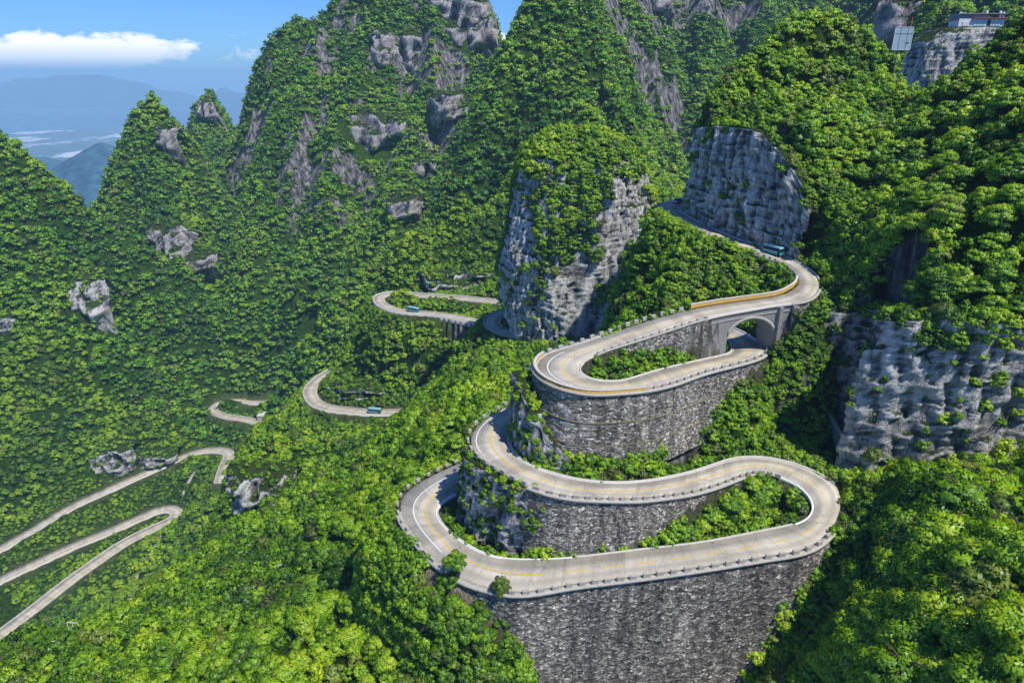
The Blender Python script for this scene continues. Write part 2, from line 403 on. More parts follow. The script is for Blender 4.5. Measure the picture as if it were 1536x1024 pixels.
def cliff_adjust(H):
    H = H.copy()
    for nm, P, b in CLIFFS:
        bx = (GX > P[:, 0].min()-14) & (GX < P[:, 0].max()+14) & (GY > P[:, 1].min()-14) & (GY < P[:, 1].max()+14)
        x, y = GX[bx], GY[bx]; h = H[bx]
        D = np.hypot(x[:, None]-P[None, :, 0], y[:, None]-P[None, :, 1]); j = D.argmin(1); d = D[np.arange(len(j)), j]
        T = np.gradient(P[:, :2], axis=0); T /= np.linalg.norm(T, axis=1)[:, None]
        s = -((x-P[j, 0])*(-T[j, 1])+(y-P[j, 1])*T[j, 0])     # positive in front (right of the line direction)
        inner = (j > 0) & (j < len(P)-1)
        fr = inner & (s > -1.5) & (d < 12)
        h = np.where(fr, np.minimum(h, P[j, 2]+.2+.5*np.maximum(s, 0)), h)
        bk = inner & (s <= -1.5) & (d < 12)
        h = np.where(bk, np.maximum(h, P[j, 3]-.6-.2*d), h)
        H[bx] = h
    return H
H0 = cliff_adjust(H0)
TH, TD = carve(GX, GY, H0)


def height_at(x, y, A=None):
    A = TH if A is None else A
    x = np.asarray(x, float); y = np.asarray(y, float)
    i = np.clip(np.searchsorted(XS, x)-1, 0, len(XS)-2); j = np.clip(np.searchsorted(YS, y)-1, 0, len(YS)-2)
    fx = (x-XS[i])/(XS[i+1]-XS[i]); fy = (y-YS[j])/(YS[j+1]-YS[j])
    return (A[j, i]*(1-fx)+A[j, i+1]*fx)*(1-fy)+(A[j+1, i]*(1-fx)+A[j+1, i+1]*fx)*fy

ROCKY = None
def rocky_field(X, Y, Z, sl):
    n = fbm(X/34, (Y+Z)/48, oct=4, seed=12)
    return np.clip((sl-1.25)*1.6, 0, 1)*np.clip((n+.04)*7, 0, 1)*np.clip((Z+150)/40, 0, 1)*np.clip((Y-560)/60, 0, 1)*np.clip((X+330)/40, 0, 1)
def project(x, y, z):
    cx = x; cz = y*CP - z*SP; cy = y*SP + z*CP
    return 768+F*cx/cz, 512-F*cy/cz

def hit(px, py, y0=40.0, y1=1290.0):
    d = ray(px, py)
    Ys = np.concatenate([np.arange(y0, 400, .5), np.arange(400, y1, 2.0)])
    k = Ys/d[1]
    h = height_at(d[0]*k, Ys)
    below = np.nonzero(d[2]*k < h)[0]
    if len(below) == 0: return None
    Yh = Ys[below[0]]
    return np.array(PY(px, py, Yh))
# ---------------------------------------------------------------- mesh helpers
def new_obj(name, verts, faces, mat=None, parent=None, smooth=False, uv=None, loc=None):
    me = bpy.data.meshes.new(name)
    V = np.asarray(verts, float)
    if isinstance(faces, np.ndarray):
        k = faces.shape[1]
        me.vertices.add(len(V)); me.vertices.foreach_set('co', V.ravel())
        me.loops.add(faces.size); me.loops.foreach_set('vertex_index', faces.ravel().astype(np.int32))
        me.polygons.add(len(faces)); me.polygons.foreach_set('loop_start', (np.arange(len(faces))*k).astype(np.int32))
        me.update(calc_edges=True)
    else:
        me.from_pydata([tuple(v) for v in V], [], faces)
    if uv is not None:
        l = me.uv_layers.new(name='UVMap')
        vi = np.zeros(len(me.loops), np.int32); me.loops.foreach_get('vertex_index', vi)
        l.data.foreach_set('uv', np.asarray(uv, float)[vi].ravel())
    if smooth: me.polygons.foreach_set('use_smooth', [True]*len(me.polygons))
    if mat: me.materials.append(mat)
    me.update()
    o = bpy.data.objects.new(name, me); COL.objects.link(o)
    if parent: o.parent = parent
    if loc is not None: o.location = loc
    return o

def gfaces(n, m):
    idx = np.arange(n*m).reshape(n, m)
    return np.stack([idx[:-1, :-1], idx[:-1, 1:], idx[1:, 1:], idx[1:, :-1]], -1).reshape(-1, 4)

def grid_obj(name, G, mat=None, parent=None, smooth=True, uv=None, flip=False, loc=None):
    n, m = G.shape[:2]; f = gfaces(n, m)
    if flip: f = f[:, ::-1]
    if loc is not None: G = G-np.array(loc)
    return new_obj(name, G.reshape(-1, 3), f, mat, parent, smooth, None if uv is None else uv.reshape(-1, 2), loc)

def tag(o, label=None, cat=None, group=None, kind=None):
    if label: o['label'] = label
    if cat: o['category'] = cat
    if group: o['group'] = group
    if kind: o['kind'] = kind
    return o

def empty(name, loc, rz=0):
    o = bpy.data.objects.new(name, None); COL.objects.link(o); o.location = loc; o.rotation_euler = (0, 0, rz); o.empty_display_size = .5
    return o

class MB:
    def __init__(s): s.v = []; s.f = []
    def box(s, c, size, rot=None, taper=1.0):
        n = len(s.v); sx, sy, sz = [k/2 for k in size]
        for z in (-1, 1):
            t = taper if z > 0 else 1
            for a, b in ((-1,-1),(1,-1),(1,1),(-1,1)):
                p = Vector((a*sx*t, b*sy*t, z*sz))
                if rot is not None: p = rot @ p
                s.v.append(tuple(p+Vector(c)))
        s.f += [(n,n+3,n+2,n+1),(n+4,n+5,n+6,n+7),(n,n+1,n+5,n+4),(n+1,n+2,n+6,n+5),(n+2,n+3,n+7,n+6),(n+3,n,n+4,n+7)]
        return s
    def tube(s, a, b, r, r2=None, seg=8):
        a = Vector(a); b = Vector(b); r2 = r if r2 is None else r2
        d = (b-a).normalized(); u = d.orthogonal().normalized(); w = d.cross(u); n = len(s.v)
        for p, q in ((a, r), (b, r2)):
            for k in range(seg):
                t = 2*math.pi*k/seg; s.v.append(tuple(p+u*math.cos(t)*q+w*math.sin(t)*q))
        for k in range(seg):
            k2 = (k+1) % seg; s.f.append((n+k, n+k2, n+seg+k2, n+seg+k))
        s.f.append(tuple(n+k for k in range(seg))[::-1]); s.f.append(tuple(n+seg+k for k in range(seg)))
        return s
    def build(s, name, mat, parent=None, loc=None, bevel=0, smooth=False):
        o = new_obj(name, s.v, s.f, mat, parent, smooth, loc=loc)
        if bevel:
            b = o.modifiers.new('b', 'BEVEL'); b.width = bevel; b.segments = 2; b.limit_method = 'ANGLE'
        return o

# ---------------------------------------------------------------- rock shapes
def rock_disp(x, y, z, s=1.0):
    """blocky limestone relief: vertical joints, bedding ledges, broken surface"""
    a = fbm(x/(6*s), y/(6*s), z/(15*s), 5, 21, True)*1.7*s
    b = fbm(x/(2.2*s), y/(2.6*s), z/(7*s), 4, 55)*1.0*s
    q = z/(3.1*s)+.6*fbm(x/(9*s), y/(9*s), z/(9*s), 2, 91)
    ledge = (q-np.floor(q)); ledge = np.where(ledge < .85, ledge/.85, (1-ledge)/.15)*.28*s
    qq = vnoise(np.floor(x/(1.9*s)+.4*z/s*.2), np.floor(y/(1.9*s)), np.floor(z/(4.9*s)+.5*vnoise(x,y,seed=3)), 13)*.5*s
    return a+b+ledge+qq+fbm(x/(.9*s), y/(.9*s), z/(1.5*s), 2, 77, True)*.28*s

def cliff_mesh(P, batter, s=1.0, rowh=.7, amp=1.0):
    T = np.gradient(P[:, :2], axis=0); T /= np.linalg.norm(T, axis=1)[:, None]
    for _ in range(4): T[1:-1] = .25*T[:-2]+.5*T[1:-1]+.25*T[2:]
    T /= np.linalg.norm(T, axis=1)[:, None]
    N = np.stack([T[:, 1], -T[:, 0]], 1)      # outward (right of the direction)
    hmax = (P[:, 3]-P[:, 2]).max(); nr = max(4, int(hmax/rowh))
    rows = []
    for k in range(nr+1):
        t = k/nr; z = P[:, 2]-1.5+(P[:, 3]-P[:, 2]+1.5)*t
        b = -batter*(z-P[:, 2])
        rows.append(np.stack([P[:, 0]+N[:, 0]*b, P[:, 1]+N[:, 1]*b, z], 1))
    top = rows[-1]
    for k, (bk, up) in enumerate(((.8,.3),(2,.1),(4,-.8),(7,-2.5),(10,-6))):
        r = top.copy(); r[:, 0] -= N[:, 0]*bk*s; r[:, 1] -= N[:, 1]*bk*s; r[:, 2] += up; rows.append(r)
    G = np.array(rows)
    d = rock_disp(G[..., 0], G[..., 1], G[..., 2], s)*amp
    w = np.ones(G.shape[0]); w[-1] = 0; w[-2] = .4
    d = d*w[:, None]
    G[..., 0] += N[None, :, 0]*d; G[..., 1] += N[None, :, 1]*d
    return G

OUT = []   # (centre, radius) where no tree grows
def outcrop(px0, py0, px1, py1, s=1.5, amp=1.0, lean=.12, push=2.0, shape=0.0, kill=1.0):
    """vertical rock face standing proud of the slope where the two sight lines meet it"""
    cx, cy = (px0+px1)/2, (py0+py1)/2
    h = hit(cx, py0+(py1-py0)*.8)
    Y = h[1]
    A = np.array(PY(px0, cy, Y)); B = np.array(PY(px1, cy, Y))
    zt = PY(cx, py0, Y)[2]; zb = PY(cx, py1, Y)[2]
    W = B[0]-A[0]; Hh = zt-zb
    n = max(14, int(W/(.6*s))); m = max(14, int(Hh/(.6*s)))
    U_, V_ = np.meshgrid(np.linspace(-1, 1, n), np.linspace(-1, 1, m))
    X = (A[0]+B[0])/2+U_*W/2*(1-.27*shape*(V_+1)/2); Z = (zt+zb)/2+V_*Hh/2
    rag = fbm(X/(W*.30), Z/(Hh*.30), oct=4, seed=int(abs(px0))+3)
    r4 = np.clip(np.abs(U_)**2.4+np.abs(V_)**2.4+rag*.8-.12+np.maximum(V_-.5, 0)*1.6, 0, 2.2)
    front = Y-push*s + r4*(3*s+W*.22) + (V_+1)*lean*Hh
    Z = Z-np.maximum(r4-.85, 0)*Hh*.45
    wob = fbm(U_*1.3+Y*.1+cx, V_*1.3+cy, oct=3, seed=8)
    X = X+W*.08*wob
    G = np.stack([X, front+wob*.08*W, Z], -1)
    d = rock_disp(G[..., 0], G[..., 1], G[..., 2], s)*amp
    G[..., 1] -= d
    G[..., 0] += d*.4*U_
    OUT.append((np.array([(A[0]+B[0])/2, Y, (zt+zb)/2]), W/2*kill, Hh/2*kill))
    return G

def tower_mesh(cx, cy, z0, z1, prof, n=150, m=110, s=1.3):
    """free-standing rock tower: prof rows (t height 0..1, x left, x right, depth front, depth back)"""
    th = np.linspace(0, 2*math.pi, n, endpoint=False); tv = np.linspace(0, 1, m)
    pr = np.array(prof, float)
    L, Rr, Fr, Bk = [np.interp(tv, pr[:, 0], pr[:, k]) for k in (1, 2, 3, 4)]
    c, q = np.cos(th), np.sin(th)
    e = .72
    cc = np.sign(c)*np.abs(c)**e; qq = np.sign(q)*np.abs(q)**e
    X = np.where(cc[None] > 0, Rr[:, None]*cc[None], L[:, None]*-1*cc[None]*-1*-1)
    X = np.where(cc[None] > 0, Rr[:, None]*cc[None], L[:, None]*(-cc[None]))
    Yy = np.where(qq[None] > 0, Bk[:, None]*qq[None], -Fr[:, None]*(-qq[None]))
    Z = z0+(z1-z0)*tv[:, None]+0*X
    G = np.stack([cx+X, cy+Yy, Z], -1)
    N = np.stack([cc[None]+0*X, qq[None]+0*X], -1); N /= np.linalg.norm(N, axis=2)[..., None]+1e-9
    d = rock_disp(G[..., 0], G[..., 1], G[..., 2], s)
    fade = np.clip((1-tv)/.08, 0, 1)[:, None]
    d = d*fade
    G[..., 0] += N[..., 0]*d; G[..., 1] += N[..., 1]*d
    G = np.concatenate([G, G[:, :1]], 1)
    return G
# ---------------------------------------------------------------- materials
class NT:
    def __init__(s, name):
        s.m = bpy.data.materials.new(name); s.m.use_nodes = True; s.t = s.m.node_tree; s.n = s.t.nodes; s.n.clear()
        s.out = s.n.new('ShaderNodeOutputMaterial')
    def node(s, typ, ins=None, **kw):
        nd = s.n.new(typ)
        for k, v in kw.items(): setattr(nd, k, v)
        if ins:
            for k, v in ins.items():
                if isinstance(v, bpy.types.NodeSocket): s.t.links.new(v, nd.inputs[k])
                else: nd.inputs[k].default_value = v
        return nd
    def math(s, op, a, b=0.0, c=None, clamp=False):
        d = {0: a, 1: b}
        if c is not None: d[2] = c
        return s.node('ShaderNodeMath', d, operation=op, use_clamp=clamp).outputs[0]
    def mix(s, f, a, b, mode='MIX'):
        nd = s.node('ShaderNodeMix', data_type='RGBA', blend_type=mode)
        for k, v in ((0, f), (6, a), (7, b)):
            if isinstance(v, bpy.types.NodeSocket): s.t.links.new(v, nd.inputs[k])
            else: nd.inputs[k].default_value = v if k == 0 else (*v, 1)[:4]
        return nd.outputs[2]
    def ramp(s, f, stops, interp='LINEAR'):
        nd = s.node('ShaderNodeValToRGB', {0: f}); cr = nd.color_ramp; cr.interpolation = interp
        while len(cr.elements) < len(stops): cr.elements.new(.5)
        for e, (p, c) in zip(cr.elements, stops):
            e.position = p; e.color = (*c, 1) if len(c) == 3 else c
        return nd.outputs[0]
    def noise(s, vec, scale, detail=4, rough=.55, dist=0):
        return s.node('ShaderNodeTexNoise', {'Vector': vec, 'Scale': scale, 'Detail': detail, 'Roughness': rough, 'Distortion': dist}).outputs[0]
    def mapping(s, vec, scale=(1,1,1), rot=(0,0,0)):
        return s.node('ShaderNodeMapping', {0: vec, 2: rot, 3: scale}).outputs[0]
    def pos(s): return s.node('ShaderNodeNewGeometry').outputs['Position']
    def bsdf(s, color, rough=.9, bump=None, spec=.2, metal=0):
        b = s.node('ShaderNodeBsdfPrincipled', {'Base Color': color if isinstance(color, bpy.types.NodeSocket) else (*color, 1), 'Roughness': rough, 'Specular IOR Level': spec, 'Metallic': metal})
        if bump is not None: s.t.links.new(bump, b.inputs['Normal'])
        s.t.links.new(b.outputs[0], s.out.inputs[0]); return s.m
    def bump(s, h, dist, strength=1.0, normal=None):
        d = {'Height': h, 'Distance': dist, 'Strength': strength}
        if normal is not None: d['Normal'] = normal
        return s.node('ShaderNodeBump', d).outputs[0]

def mat_plain(name, c, rough=.6, metal=0, var=.15):
    t = NT(name); p = t.pos(); n = t.noise(p, 1.7, 5)
    col = t.mix(t.math('MULTIPLY', n, 1.0), tuple(k*(1-var) for k in c), tuple(min(1, k*(1+var)) for k in c))
    return t.bsdf(col, rough, t.bump(t.noise(p, 9, 3), .01, .4), .4, metal)

def mat_rock(name, s=1.0, base=((.13,.13,.135),(.36,.36,.37),(.70,.69,.66)), dark=1.0):
    t = NT(name); p = t.pos()
    st = t.mapping(p, (1/s, 1/s, .22/s))
    big = t.noise(t.mapping(p, (1/s,1/s,.5/s)), .16, 5, .6)
    streak = t.noise(st, .55, 6, .62, .8)
    fine = t.noise(p, 1.6/s, 7, .7)
    v = t.math('ADD', t.math('MULTIPLY', big, .45), t.math('ADD', t.math('MULTIPLY', streak, .40), t.math('MULTIPLY', fine, .35)))
    col = t.ramp(v, [(.40, tuple(k*.35*dark for k in base[0])), (.52, tuple(k*dark for k in base[0])), (.62, tuple(k*dark for k in base[1])), (.76, tuple(k*dark for k in base[2]))])
    # open joints
    vor = t.node('ShaderNodeTexVoronoi', {'Vector': t.mapping(t.node('ShaderNodeVectorMath', {0: p, 1: t.node('ShaderNodeTexNoise', {'Vector': p, 'Scale': .35/s, 'Detail': 3}).outputs[1]}, operation='ADD').outputs[0], (1/s,1/s,.45/s)), 'Scale': .42}, feature='DISTANCE_TO_EDGE').outputs[0]
    crack = t.math('MULTIPLY', vor, 30, clamp=True)
    crack = t.math('MAXIMUM', crack, t.ramp(t.noise(p, .25/s, 2), [(.42, (0,0,0)), (.58, (1,1,1))]))
    col = t.mix(t.math('ADD', t.math('MULTIPLY', crack, .4), .6, clamp=True), (.025,.025,.028), col)
    pt = t.node('ShaderNodeNewGeometry').outputs['Pointiness']  # pointiness paints shade into creases and highlights onto protruding edges
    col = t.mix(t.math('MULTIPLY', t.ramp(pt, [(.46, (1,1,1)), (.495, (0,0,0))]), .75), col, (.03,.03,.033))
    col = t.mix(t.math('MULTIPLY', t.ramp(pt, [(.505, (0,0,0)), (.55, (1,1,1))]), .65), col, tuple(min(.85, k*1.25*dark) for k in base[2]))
    och = t.ramp(t.noise(t.mapping(p, (1,1,.35)), .19/s, 5, .65), [(.58, (0,0,0)), (.72, (1,1,1))])
    col = t.mix(t.math('MULTIPLY', och, .45), col, (.24,.15,.075))
    g = t.node('ShaderNodeNewGeometry'); nz = t.node('ShaderNodeSeparateXYZ', {0: g.outputs['Normal']}).outputs[2]
    moss = t.math('ADD', nz, t.math('MULTIPLY', t.noise(p, .8/s, 5, .7), .9))
    col = t.mix(t.ramp(moss, [(.80, (0,0,0)), (1.02, (1,1,1))]), col, (.035,.06,.012))
    h = t.math('ADD', t.math('MULTIPLY', fine, 1.0), t.math('MULTIPLY', streak, .9))
    h = t.math('ADD', h, t.math('MULTIPLY', crack, .4))
    return t.bsdf(col, .9, t.bump(h, .9*s, .9), .15)

def mat_terrain():
    t = NT('undergrowth_soil'); p = t.pos()
    n = t.noise(p, .35, 6, .7); f = t.noise(p, 2.3, 6, .75)
    col = t.ramp(t.math('ADD', t.math('MULTIPLY', n, .5), t.math('MULTIPLY', f, .5)), [(.38, (.006,.012,.003)), (.48, (.03,.07,.008)), (.56, (.06,.13,.010)), (.68, (.13,.20,.02))])
    at = t.node('ShaderNodeAttribute', attribute_name='bare').outputs[2]
    soil = t.ramp(f, [(.35, (.16,.125,.085)), (.5, (.34,.29,.22)), (.66, (.55,.49,.40))])
    w = t.math('MULTIPLY', at, t.ramp(t.noise(p, .9, 5, .7), [(.36, (0,0,0)), (.48, (1,1,1))]))
    col = t.mix(w, col, soil)
    g = t.node('ShaderNodeNewGeometry'); nz = t.node('ShaderNodeSeparateXYZ', {0: g.outputs['True Normal']}).outputs[2]
    rk = t.ramp(t.math('ADD', nz, t.math('MULTIPLY', t.noise(p, .2, 4), .5)), [(.34, (1,1,1)), (.46, (0,0,0))])
    py_ = t.node('ShaderNodeSeparateXYZ', {0: p}).outputs[1]
    rk = t.math('MULTIPLY', rk, t.math('LESS_THAN', py_, 330.0))
    rc = t.ramp(t.noise(t.mapping(p, (1,1,.35)), .28, 8, .72), [(.38, (.03,.03,.033)), (.50, (.17,.165,.17)), (.66, (.52,.50,.48))])
    ry = t.node('ShaderNodeAttribute', attribute_name='rocky').outputs[2]
    rk = t.math('MAXIMUM', rk, t.ramp(t.math('ADD', ry, t.math('MULTIPLY', t.math('SUBTRACT', f, .5), 1.2)), [(.25, (0,0,0)), (.5, (1,1,1))]))
    col = t.mix(rk, col, rc)
    return t.bsdf(col, .95, t.bump(t.math('ADD', f, n), 1.6, 1.0), .05)

def mat_masonry(name, scale=1.0, tone=1.0, mortar=(.30,.29,.27)):
    t = NT(name); uv = t.node('ShaderNodeUVMap').outputs[0]
    wob = t.node('ShaderNodeTexNoise', {'Vector': uv, 'Scale': .8, 'Detail': 2}).outputs[1]
    q = t.node('ShaderNodeVectorMath', {0: uv, 1: wob}, operation='ADD').outputs[0]
    mp = t.mapping(q, (1.75*scale, 3.1*scale, 1))
    e = t.node('ShaderNodeTexVoronoi', {'Vector': mp, 'Scale': 1.0, 'Randomness': .85}, feature='DISTANCE_TO_EDGE').outputs[0]
    c = t.node('ShaderNodeTexVoronoi', {'Vector': mp, 'Scale': 1.0, 'Randomness': .85}, feature='F1').outputs[1]
    cv = t.node('ShaderNodeSeparateColor', {0: c}).outputs[0]
    stone = t.ramp(cv, [(0, tuple(k*tone for k in (.038,.035,.032))), (.45, tuple(k*tone for k in (.11,.10,.09))), (.8, tuple(k*tone for k in (.22,.205,.185))), (1, tuple(k*tone for k in (.42,.39,.35)))])
    fine = t.noise(uv, 6, 6, .7)
    stone = t.mix(.55, stone, t.ramp(fine, [(.3, (.25,.25,.25)), (.7, (1.5,1.5,1.45))]), 'MULTIPLY')
    mk_ = t.ramp(e, [(.02, (1,1,1)), (.09, (0,0,0))])
    mvar = t.ramp(t.noise(uv, .9, 5, .7), [(.40, (0,0,0)), (.62, (1,1,1))])
    gap = t.mix(mvar, (.018,.018,.02), tuple(k*tone for k in mortar))
    col = t.mix(mk_, stone, gap)
    wet = t.ramp(t.noise(t.mapping(uv, (.45,.06,1)), 1.0, 5, .6), [(.36, (.38,.38,.4)), (.62, (1.25,1.25,1.25))])
    col = t.mix(.85, col, wet, 'MULTIPLY')
    moss = t.ramp(t.noise(t.mapping(uv, (.5,.5,1)), .55, 6, .75), [(.63, (0,0,0)), (.70, (1,1,1))])
    col = t.mix(t.math('MULTIPLY', moss, .6), col, (.06,.07,.015))
    h = t.math('ADD', t.math('MULTIPLY', t.math('MULTIPLY', e, 6, clamp=True), .8), t.math('ADD', t.math('MULTIPLY', cv, .5), t.math('MULTIPLY', fine, .5)))
    return t.bsdf(col, .92, t.bump(h, .22, 1.0), .15)

def mat_concrete_road():
    t = NT('concrete_road'); uv = t.node('ShaderNodeUVMap').outputs[0]; p = t.pos()
    n = t.noise(uv, .22, 6, .6); f = t.noise(p, 2.2, 7, .75)
    su = t.node('ShaderNodeSeparateXYZ', {0: uv})
    slab = t.node('ShaderNodeTexWhiteNoise', {0: t.node('ShaderNodeCombineXYZ', {0: t.math('FLOOR', t.math('DIVIDE', su.outputs[0], 5.0)), 1: t.math('FLOOR', t.math('MULTIPLY', su.outputs[1], 2.0))}).outputs[0]}).outputs[0]
    v = t.math('ADD', t.math('ADD', t.math('MULTIPLY', n, .6), t.math('MULTIPLY', f, .3)), t.math('MULTIPLY', slab, .12))
    col = t.ramp(v, [(.34, (.26,.24,.205)), (.5, (.46,.42,.345)), (.68, (.63,.58,.48))])
    j = t.math('FRACT', t.math('DIVIDE', su.outputs[0], 5.0))
    jm = t.math('LESS_THAN', j, .012)
    tyre = t.math('ABSOLUTE', t.math('SUBTRACT', t.math('FRACT', t.math('MULTIPLY', su.outputs[1], 2.0)), .5))
    ty = t.ramp(tyre, [(.05, (1,1,1)), (.30, (0,0,0))])
    col = t.mix(t.math('MULTIPLY', ty, .4), col, (.20,.195,.185))
    col = t.mix(t.math('MULTIPLY', jm, .45), col, (.09,.085,.08))
    crk = t.node('ShaderNodeTexVoronoi', {'Vector': t.node('ShaderNodeVectorMath', {0: p, 1: t.node('ShaderNodeTexNoise', {'Vector': p, 'Scale': .5, 'Detail': 3}).outputs[1]}, operation='ADD').outputs[0], 'Scale': .16}, feature='DISTANCE_TO_EDGE').outputs[0]
    col = t.mix(t.math('MULTIPLY', t.math('LESS_THAN', crk, .006), .4), col, (.10,.095,.09))
    return t.bsdf(col, .85, t.bump(f, .02, .5), .25)

def mat_leaf(name, ramp, trans=.35, patch=.03):
    t = NT(name)
    oi = t.node('ShaderNodeObjectInfo'); p = t.pos()
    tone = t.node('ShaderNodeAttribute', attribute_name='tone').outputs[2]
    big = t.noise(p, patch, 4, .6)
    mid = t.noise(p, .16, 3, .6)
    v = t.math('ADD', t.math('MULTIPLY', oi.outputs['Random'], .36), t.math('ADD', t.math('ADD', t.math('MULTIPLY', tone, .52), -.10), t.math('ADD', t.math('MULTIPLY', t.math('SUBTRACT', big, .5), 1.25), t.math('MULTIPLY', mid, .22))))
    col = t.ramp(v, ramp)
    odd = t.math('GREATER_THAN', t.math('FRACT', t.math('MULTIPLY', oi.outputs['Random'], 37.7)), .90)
    col = t.mix(t.math('MULTIPLY', odd, .55), col, (.15,.145,.055))
    d = t.node('ShaderNodeBsdfDiffuse', {0: col})
    tr = t.node('ShaderNodeBsdfTranslucent', {0: t.mix(.6, col, (1.5,1.35,.35), 'MULTIPLY')})
    m = t.node('ShaderNodeMixShader', {0: trans, 1: d.outputs[0], 2: tr.outputs[0]})
    gl = t.node('ShaderNodeBsdfGlossy', {0: (.8,.9,1,1), 1: .45})
    m2 = t.node('ShaderNodeMixShader', {0: .035, 1: m.outputs[0], 2: gl.outputs[0]})
    t.t.links.new(m2.outputs[0], t.out.inputs[0]); return t.m

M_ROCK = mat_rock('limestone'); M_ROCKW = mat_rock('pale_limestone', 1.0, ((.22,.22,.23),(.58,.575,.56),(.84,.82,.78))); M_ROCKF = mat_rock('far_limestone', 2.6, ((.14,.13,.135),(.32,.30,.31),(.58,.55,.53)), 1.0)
M_ROCKD = mat_rock('near_cliff_limestone', .9, ((.19,.185,.18),(.46,.45,.44),(.80,.78,.74)))  # warm grey stone of the two near cliffs
M_TERR = mat_terrain()
M_MAS = mat_masonry('rubble_masonry', 1.25, 2.7); M_MASD = mat_masonry('dark_rubble_masonry', 1.05, 2.1, (.42,.40,.37))
M_ROAD = mat_concrete_road()
M_YEL = mat_plain('yellow_road_paint', (.62,.42,.03), .7, 0, .25); M_WHI = mat_plain('white_road_paint', (.74,.75,.76), .7, 0, .12)
M_CON = mat_plain('weathered_concrete', (.40,.375,.33), .9, 0, .35); M_CONL = mat_plain('pale_concrete', (.52,.50,.45), .9, 0, .25)
M_OCH = mat_plain('ochre_painted_concrete', (.46,.29,.07), .85, 0, .3); M_CONB = mat_plain('grey_bridge_concrete', (.27,.265,.25), .9, 0, .45)
M_LEDGE = mat_plain('mossy_ledge', (.20,.185,.09), .95, 0, .6)
M_BARK = mat_plain('bark', (.09,.07,.05), .95, 0, .3)
LEAF_A = [(.20, (.042,.12,.005)), (.40, (.14,.31,.006)), (.60, (.28,.49,.010)), (.84, (.47,.62,.025))]
LEAF_B = [(.20, (.036,.12,.010)), (.40, (.10,.27,.010)), (.60, (.22,.44,.012)), (.84, (.38,.56,.03))]
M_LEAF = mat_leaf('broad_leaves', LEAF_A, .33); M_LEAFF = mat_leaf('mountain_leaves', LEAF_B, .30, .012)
# ---------------------------------------------------------------- terrain with skirt, cliffs, rock tower, rock faces
def sight_bare(G):
    b = np.clip((3.0-TD)/3.0, 0, 1)*(TD > -1)*.4*(GY < 200)
    for px, py, rad, w in ((640,868,6,1),(700,880,5,1),(610,850,4,.8),(600,862,5,.8),(735,885,4,1),(660,850,4,.9),(940,700,5,.5),(1390,112,6,1),(1420,118,5,1)):
        h = hit(px, py)
        if h is None: continue
        d = np.hypot(GX-h[0], GY-h[1]); b = np.maximum(b, w*np.clip(1.3-d/rad, 0, 1))
    for r in MID_ROADS:
        pass
    return np.where(TD < 2.0, np.maximum(b, .25), b)
BARE = sight_bare(None)
nyy, nxx = GX.shape
def pad(A, f): return np.pad(A, 1, mode='edge')
PX, PYY, PZZ = np.pad(GX, 1, mode='edge'), np.pad(GY, 1, mode='edge'), np.pad(TH, 1, mode='edge')
PX[:, 0] -= 500; PX[:, -1] += 500; PYY[-1] += 600; PYY[0] -= 60
PZZ[:, 0] -= 500; PZZ[:, -1] -= 200; PZZ[-1] -= 700; PZZ[0] -= 60
terrain = grid_obj('terrain', np.stack([PX, PYY, PZZ], -1), M_TERR)
tag(terrain, kind='structure')
at = terrain.data.attributes.new('bare', 'FLOAT', 'POINT'); at.data.foreach_set('value', np.pad(BARE, 1, mode='edge').ravel())

_gy, _gx = np.gradient(TH, YS, XS); ROCKY = rocky_field(GX, GY, TH, np.hypot(_gx, _gy))
at = terrain.data.attributes.new('rocky', 'FLOAT', 'POINT'); at.data.foreach_set('value', np.pad(ROCKY, 1, mode='edge').ravel())
ROCKS = []      # (grid, name) used for bush scattering
def add_rock(G, mat, name='rock_face', flip=False):
    o = grid_obj(name, G, mat, flip=flip); tag(o, kind='structure'); ROCKS.append((G, name)); return o
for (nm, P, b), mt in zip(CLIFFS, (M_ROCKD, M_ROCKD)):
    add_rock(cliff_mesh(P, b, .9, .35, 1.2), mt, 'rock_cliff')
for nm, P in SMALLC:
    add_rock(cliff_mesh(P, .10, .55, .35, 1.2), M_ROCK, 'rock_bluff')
tc = PY(868, 300, 262)
zb, zt = -104, PY(868, 196, 262)[2]
def tx(px, py, Y=258): return PY(px, py, Y)[0]-tc[0]
rows = []
for py, l, r_, fr, bk in ((560,770,1000,24,26),(500,772,992,24,26),(455,758,982,23,24),(405,755,984,21,24),(350,770,984,20,23),(300,778,976,18,22),(262,782,962,16,20),(235,790,948,13,17),(215,808,930,9,13),(203,830,905,5,8),(196,862,874,.5,.5)):
    t = (PY(868, py, 250)[2]-zb)/(PY(868, 196, 250)[2]-zb)
    rows.append((t, tx(l, py), tx(r_, py), fr, bk))
rows[0] = (0,)+rows[0][1:]
TOWER = tower_mesh(tc[0], 262, zb, zt, rows, 260, 200)
add_rock(TOWER, M_ROCKW, 'rock_tower')
